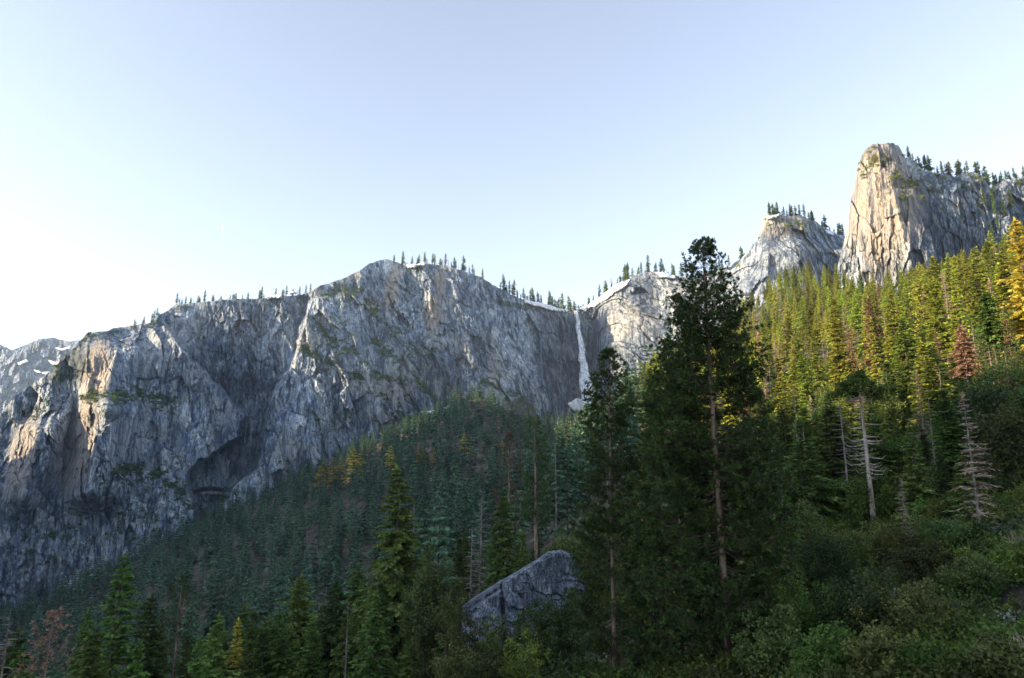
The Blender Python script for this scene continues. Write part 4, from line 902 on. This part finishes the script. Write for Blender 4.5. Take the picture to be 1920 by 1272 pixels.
fir(520, 1150, 120, 42, 332, 'firnear', 'dark fir at the bottom edge right of the golden conifer', prof=.6)
fir(30, 1185, 120, 46, 333, 'firnear', 'dark fir in the lower left corner beside the dying pine', prof=.6)
fir(165, 1150, 150, 36, 334, 'firnear', 'dark fir behind the dying pine at the lower left', prof=.6)

rng = np.random.default_rng(66)
near = [conifer('near_fir', 27, r, 470 + i, 200, 9, M['firnear'], cb=cb, prof=pf, blade=.75, wid=.24, jit=.3, gap=.5) for i, (r, cb, pf) in enumerate(((4.6, .08, .75), (3.6, .2, .6), (5.2, .05, .85), (4.2, .15, .65)))]
q = scatter(-80, 1080, 105, 215, lambda D: 10.5, rng, None); z = H(q[:, 0], q[:, 1]); uq, _ = proj(q[:, 0], q[:, 1], z)
for i in range(len(q)):
    hmax = 917 - np.interp(uq[i], [0, 500, 640, 860, 900, 1060, 1100], [1150, 1110, 1080, 1060, 1195, 1195, 1120]) if q[i, 1] < 135 or uq[i] < 840 else 917 - 985
    top = hmax / FPX * q[i, 1] - rng.uniform(0, 8); h = top - z[i]
    if h < 5: continue
    if h > 32: h = rng.uniform(22, 30)
    place('fir_tree', near[rng.integers(4)], q[i, 0], q[i, 1], z[i] - .2, h / 27, rng.uniform(0, 6), 'green conifer in the dense shaded stand along the lower left edge', 'tree', 'near conifers at the lower left')
for i, (u, v, D, r) in enumerate(((880, 1158, 92, 2.8), (925, 1166, 92, 2.8), (975, 1150, 92, 2.6), (1015, 1125, 90, 2.8), (1062, 1105, 92, 3.2), (846, 1092, 98, 3.0), (905, 1215, 74, 2.6), (985, 1200, 76, 2.8), (1040, 1190, 78, 2.6), (860, 1200, 84, 3))):
    x, y, z, h = spot(u, v, D, 2); put('oak_tree', oak('front_oak_%d' % i, min(h, 15), r, 480 + i, 'leaf' if i % 3 == 1 else 'leafdark', nclump=90, n=60, L=.26, tall=.95), x, y, z, 'low leafy oak growing at the foot of the grey boulder', group='low oaks below the boulder')
# the right slope's own trees
def cedar():
    """dead-topped cedar: long bare middle with curled dead limbs, green top and skirt"""
    x, y, z, h = spot(1607, 698, 100); rng = np.random.default_rng(41); pts, rad, tg = trunk_geo(h, .44, rng, bend=.12, n=14, sides=9); parts = [tg]
    for i in range(72):
        f = rng.uniform(.34, .93); zz = h * f; a = rng.uniform(0, 6.3); LL = rng.uniform(1.2, 3.2); p0 = on_trunk(pts, np.array([zz]))[0]; dr = np.array([math.cos(a), math.sin(a), 0])
        parts.append(tube(np.array([p0, p0 + dr * LL * .4 + (0, 0, -.2), p0 + dr * LL * .8 + (0, 0, -.25), p0 + dr * LL + (0, 0, .25)]), [.075, .055, .04, .018], 4))
    tm = new_mesh('cedar_trunk', *join(parts), bark_mat('pale_cedar_wood', (.26, .20, .165), (.66, .57, .50), 2.0), True)
    cs = []; rs = []
    for i in range(85): a = rng.uniform(0, 6.3); r = rng.uniform(.2, 3.4); cs.append((math.cos(a) * r, math.sin(a) * r, h - .6 - r * .75 + rng.normal(0, .4))); rs.append(rng.uniform(.4, .8))
    for i in range(190):
        a = rng.uniform(0, 6.3); f = rng.uniform(0, 1); r = rng.uniform(.3, 1) * (1.6 + 4.2 * (1 - f))
        if math.sin(a) < 0 and abs(math.cos(a) * r) < 1.3 and f > .3: continue
        cs.append((math.cos(a) * r, math.sin(a) * r, h * (.0 + .40 * f))); rs.append(rng.uniform(.5, 1.0))
    V = clump_leaves(np.array(cs), np.array(rs), 70, .32, rng); cm = new_mesh('cedar_crown', V, quads(len(V) // 4), M['leaf'])
    put('cedar_tree', dict(crown=cm, trunk=tm), x, y, z, 'cedar with a long bleached trunk, curled dead limbs and a green tuft on top')
cedar()
fir(1690, 598, 165, 36, 342, 'firnear', 'tall dark fir standing behind and right of the bleached cedar', cb=.12)
fir(1752, 520, 215, 36, 343, 'slope', 'broad sunlit fir above the tall dark fir on the right slope', prof=.75)
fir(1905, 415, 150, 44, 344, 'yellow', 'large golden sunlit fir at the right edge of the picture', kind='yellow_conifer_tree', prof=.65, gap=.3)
fir(1800, 612, 130, 24, 345, 'brown', 'orange-brown conifer with a long bare lower trunk on the right slope', kind='brown_conifer_tree', cb=.55, prof=.6, gap=.6, stubs=20, bark='snag')
fir(1848, 548, 150, 24, 346, 'firnear', 'dark narrow pine with a bare trunk left of the golden fir', cb=.5, prof=.5, gap=.6, stubs=12)
fir(1628, 560, 240, 22, 347, 'brown', 'rusty dead conifer among the yellow trees above the bleached cedar', kind='brown_conifer_tree', prof=.7, gap=.6)
fir(1560, 560, 250, 24, 348, 'slope', 'yellow-green fir above and left of the rusty dead conifer', prof=.7)
fir(1215, 690, 230, 34, 349, 'slope', 'sunlit yellow-green fir glowing behind the left side of the tallest pine', prof=.7)
fir(1180, 700, 330, 26, 350, 'fir', 'blue-green fir right of the foot of the waterfall', prof=.8)
fir(1462, 850, 120, 20, 351, 'firnear', 'small green fir right of the tallest pine', cb=.2, prof=.6)
fir(1530, 770, 125, 28, 352, 'firnear', 'dark green fir left of the bleached cedar', cb=.25, prof=.55, jit=.35)
for i, (u, v, D, L0, lab) in enumerate(((1487, 742, 125, .07, 'bare pale snag left of the bleached cedar'), (1502, 782, 118, .07, 'second bare snag just right of the pale one left of the cedar'), (1572, 742, 112, .13, 'grey dead tree with many fine twigs touching the bleached cedar'),
        (1705, 785, 108, .10, 'short forked snag right of the bleached cedar'), (1738, 745, 112, .07, 'leaning bare snag between the cedar and the orange-brown conifer'), (1757, 690, 135, .06, 'thin bare snag above the forked one'), (1812, 700, 118, .06, 'bare snag beside the orange-brown conifer'),
        (1466, 892, 95, .08, 'short bare snag at the right foot of the tallest pine'), (1040, 800, 260, .05, 'bare snag right of the tall thin pine'), (778, 925, 230, .06, 'thin bare snag right of the tall layered fir'), (655, 1130, 105, .05, 'white bare pole beside the bright green fir'), (1880, 640, 150, .08, 'bare snag below the golden fir at the right edge'))):
    x, y, z, h = spot(u, v, D, 5); put('dead_tree', snag('snag_%d' % i, h, 360 + i, 44, L0, fine=4, tr=.16 + h * .003), x, y, z, lab, rz=i)
for i, (u, v, D, r, lab) in enumerate(((1890, 650, 120, 7.5, 'big dark evergreen oak at the right edge below the golden fir'), (1835, 720, 112, 5.5, 'dark evergreen oak left of the big one at the right edge'), (1905, 760, 95, 5.5, 'dark evergreen oak low on the right edge'),
        (1100, 965, 125, 5.0, 'dark green oak above the right end of the grey boulder'), (1060, 960, 140, 5.0, 'rounded green oak behind the grey boulder'), (1545, 700, 175, 5, 'dark oak in the shade beneath the sunlit conifers'), (1640, 720, 165, 5.5, 'dark oak behind the bleached cedar'), (1765, 800, 140, 5, 'dark oak between the leaning snags'))):
    x, y, z, h = spot(u, v, D, 6); put('oak_tree', oak('oak_%d' % i, min(h, 16), r, 380 + i, 'leafdark', nclump=170, n=70, L=.36, tall=.85), x, y, z + max(0, h - 16) * 0, lab)

rng = np.random.default_rng(55)
oaks = [oak('small_oak_%d' % i, 9, 3.4, 450 + i, 'leafdark' if i % 2 else 'leaf', nclump=110, n=60, L=.34, tall=.9) for i in range(4)]
q = scatter(1400, 2020, 62, 230, lambda D: 9 + D * .06, rng, None); z = H(q[:, 0], q[:, 1]); uq, _ = proj(q[:, 0], q[:, 1], z)
for i in range(len(q)):
    if 1560 < uq[i] < 1675 and q[i, 1] < 104 or uq[i] > 1980: continue
    place('oak_tree', oaks[rng.integers(4)], q[i, 0], q[i, 1], z[i] - .2, rng.uniform(.55, 1.1) * (1 if q[i, 1] > 110 else .6), rng.uniform(0, 6), 'small leafy oak scattered over the shaded foot of the right slope', 'tree', 'small oaks on the right slope')
for i, (u, v, D, r) in enumerate(((1500, 1090, 56, 3.0), (1600, 1072, 51, 3.2), (1700, 1092, 48, 3.2), (1790, 1150, 45, 2.8), (1880, 1165, 42, 2.6), (1450, 1150, 49, 2.5), (1560, 1185, 42, 2.4), (1670, 1190, 38, 2.4), (1780, 965, 76, 3.4), (1865, 930, 82, 3.8), (1720, 1005, 69, 3.0),
        (1500, 935, 86, 3.4), (1585, 1000, 80, 3.4), (1672, 985, 84, 3.4), (1545, 1000, 70, 3.0), (1905, 1010, 70, 2.8), (1440, 1010, 72, 2.8), (1820, 1040, 62, 2.4), (1750, 1220, 36, 2.0), (1890, 1235, 34, 1.9))):
    x, y, z, h = spot(u, v, D, 2.5)
    put('oak_tree', oak('near_oak_%d' % i, min(h, 12), r, 500 + i, 'leaf' if i % 3 == 0 else 'leafdark', nclump=150, n=70, L=.22, tall=.97), x, y, z, 'large leafy green oak bush on the shaded lower right slope', group='large oak bushes at the lower right', rz=i)
rng = np.random.default_rng(58)
q = scatter(1400, 1960, 80, 190, lambda D: 10.5, rng, None); z = H(q[:, 0], q[:, 1]); uq, _ = proj(q[:, 0], q[:, 1], z)
for i in range(len(q)):
    if 1560 < uq[i] < 1670 and q[i, 1] < 112: continue
    sx = rng.uniform(.3, .72); wx = rng.uniform(1, 1.6); kk = rng.uniform()
    if kk < .6: place('fir_tree', near[rng.integers(4)], q[i, 0], q[i, 1], z[i] - .2, (sx * wx, sx * wx, sx), rng.uniform(0, 6), 'shaded green conifer among the oaks on the lower right slope', 'tree', 'shaded conifers on the lower right slope')
    elif kk < .8: place('dead_tree', midsnag[rng.integers(4)], q[i, 0], q[i, 1], z[i] - .2, sx, rng.uniform(0, 6), 'bare grey dead tree among the oaks on the lower right slope', 'tree', 'dead trees on the lower right slope')
    else: place('bare_conifer_tree', midtwig[rng.integers(3)], q[i, 0], q[i, 1], z[i] - .2, sx, rng.uniform(0, 6), 'leafless twiggy conifer among the oaks on the lower right slope', 'tree', 'twiggy conifers on the lower right slope')
# ------------------------------------------------------------------ rocks
def rock(name, top, base, D0, dfun, label, thick, seed, amp=1.0):
    u0, u1 = top[0][0], top[-1][0]; u = np.linspace(u0, u1, 260); vt = line_v(top, u) + 1.0 * fbm(u / 9, u * 0, oct=3, seed=seed); vb = line_v(base, u); nv = 140
    t = np.linspace(0, 1, nv); Uu = np.repeat(u[None], nv, 0); Vv = vb[None] + (vt - vb)[None] * t[:, None]; D = D0 + dfun(Uu, Vv, t[:, None])
    p = P(Uu, Vv, D); ww = 1.2 * fbm(p[..., 0] / 2.5, p[..., 2] / 2.5, oct=3, seed=seed + 2); e, vl = crackle((p[..., 0] + ww) / 5.2 + .3 * p[..., 2], (p[..., 2] + ww) / 3.2, seed); _, v3_, g3_ = crackle((p[..., 0] + .3 * ww) / 2.2 + .5 * p[..., 2], (p[..., 2]) / 1.5 - .2 * p[..., 0], seed + 6, True)
    D = D - amp * (1.3 * g3_ + .5 * (v3_ - .5) + .35 * fbm(p[..., 0] / 3, p[..., 2] / 3, oct=5, seed=seed) + .5 * (vl - .5) - .18 * (1 - sstep(0, .03, e)))
    p = P(Uu, Vv, D); rows = [p]; ed = p[-1]
    for dy, dz in ((.3, .12), (1.0, .3), (2.5, .3), (thick * .7, -.2), (thick, -2), (thick * 1.05, -12)):
        q = ed.copy(); f = (ed[:, 1] + dy) / ed[:, 1]; q[:, 0] *= f; q[:, 1] *= f; q[:, 2] += dz; rows.append(q[None])
    G = np.concatenate(rows, 0); me = new_mesh(name, G.reshape(-1, 3), grid_faces(G.shape[0], 260), M['boulder'], False)
    tag(obj('boulder', me), label, 'boulder')
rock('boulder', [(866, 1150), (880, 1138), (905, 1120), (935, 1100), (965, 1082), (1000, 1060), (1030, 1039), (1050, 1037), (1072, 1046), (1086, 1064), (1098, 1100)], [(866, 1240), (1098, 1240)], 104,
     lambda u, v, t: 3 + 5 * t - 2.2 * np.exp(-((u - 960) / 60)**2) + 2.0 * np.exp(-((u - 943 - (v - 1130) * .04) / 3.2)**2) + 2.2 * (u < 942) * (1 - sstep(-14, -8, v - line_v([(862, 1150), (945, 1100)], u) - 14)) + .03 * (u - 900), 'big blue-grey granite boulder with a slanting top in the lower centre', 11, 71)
rock('boulder', [(1822, 1112), (1850, 1104), (1885, 1094), (1920, 1087), (1990, 1080)], [(1822, 1150), (1990, 1160)], 66, lambda u, v, t: 2 * t, 'low grey rock with mossy top at the right edge', 4, 73, .4)

# ------------------------------------------------------------------ shrubs
bushes = {'dark': [bush('dark_shrub_%d' % i, 400 + i, 'leafdark', 70, 70, .085, shoots=60) for i in range(3)], 'green': [bush('green_shrub_%d' % i, 410 + i, 'leaf', 70, 66, .085, shoots=80, flat=.85) for i in range(3)],
          'sage': [bush('sage_shrub_%d' % i, 420 + i, 'sage', 60, 60, .07, flat=.65) for i in range(2)], 'twig': [twigbush('twig_shrub_%d' % i, 430 + i) for i in range(2)]}
rng = np.random.default_rng(99)
def keepB(u, D, rng):
    ok = np.ones(len(u), bool)
    ok &= D > np.interp(u, [0, 500, 900, 1250, 1500, 1920], [80, 78, 62, 46, 36, 33])
    ok &= (D < np.interp(u, [0, 700, 1000, 1300, 1450, 1920], [190, 190, 200, 320, 420, 330]))
    return ok
q = scatter(-60, 2700, 32, 420, lambda D: 2.0 + D * .014, rng, keepB)
z = H(q[:, 0], q[:, 1]); s = rng.uniform(.55, 1.0, len(q))**1.6 * 2.1 * np.interp(q[:, 1], [30, 100, 300], [1.5, 2.3, 3.4]); kd = rng.uniform(size=len(q))
uu, vb_ = proj(q[:, 0], q[:, 1], z); _, vt_ = proj(q[:, 0], q[:, 1], z + s * .8)
# keep the big boulder's face clear
clr = ~((uu > 880) & (uu < 1075) & (q[:, 1] < 103) & (vt_ < 1150) & (vb_ > 1060)) & ~((uu > 1830) & (vt_ < 1118) & (vb_ > 1085) & (q[:, 1] < 67))
q, z, s, kd, uu, vb_, vt_ = [a[clr] for a in (q, z, s, kd, uu, vb_, vt_)]
occ = np.zeros((320, 480), bool); area = np.zeros(len(q))
for i in np.argsort(q[:, 1]):
    hw = s[i] / q[i, 1] * FPX / 4 * .8; r0, r1 = max(0, int(vt_[i] / 4)), min(320, int(vb_[i] / 4) + 1); a, b = max(0, int(uu[i] / 4 - hw)), min(480, int(uu[i] / 4 + hw) + 1)
    if r1 > r0 and b > a: area[i] = (~occ[r0:r1, a:b]).sum(); occ[r0:r1, a:b] = True
sel = set(np.argsort(-area)[:300]); pts = {k_: [] for k_ in bushes}
LB = dict(dark='dark green leafy shrub on the shaded lower slope', green='bright green leafy shrub on the shaded lower slope', sage='grey-green rounded shrub on the shaded lower slope', twig='leafless brownish twiggy shrub on the shaded lower slope')
for i in range(len(q)):
    pz = fbm(np.array([q[i, 0] / 18]), np.array([q[i, 1] / 18]), oct=2, seed=12)[0]
    kk = 'sage' if kd[i] < .08 + .12 * pz else 'twig' if kd[i] > .94 else 'green' if (kd[i] + .5 * pz) > .5 else 'dark'
    if i in sel and area[i] > 0: place(('leafless_shrub' if kk == 'twig' else kk + '_shrub').replace('dark_', '').replace('sage_', 'grey_'), bushes[kk][i % len(bushes[kk])], q[i, 0], q[i, 1], z[i] - .1, s[i], rng.uniform(0, 6), LB[kk], 'shrub', kk + ' shrubs on the lower slope', True)
    else: pts[kk].append((q[i, 0], q[i, 1], z[i] - .1, s[i]))
for kk, l in pts.items():
    if l: gn_scatter('undergrowth', np.array(l), [m_['joined'] for m_ in bushes[kk]], rng, 1, 1, 'dense undergrowth between the shrubs and trees')
print('shrubs', len(q))

# ------------------------------------------------------------------ air
hz, nt_, o_ = mat_base('air'); pv = nt_.nodes.new('ShaderNodeVolumePrincipled'); pv.inputs['Color'].default_value = (.62, .79, 1, 1); pv.inputs['Density'].default_value = 3.8e-5; pv.inputs['Anisotropy'].default_value = .3
nt_.links.new(pv.outputs[0], o_.inputs['Volume'])
V = np.array([(a, b, c) for a in (-5600, 5600) for b in (-5600, 6500) for c in (-420, 1650)], float)
tag(obj('haze', new_mesh('haze', V, np.array([(0, 1, 3, 2), (4, 6, 7, 5), (0, 4, 5, 1), (2, 3, 7, 6), (0, 2, 6, 4), (1, 5, 7, 3)]), hz)), 'thin bluish air between the camera and the far cliffs', kind='stuff')
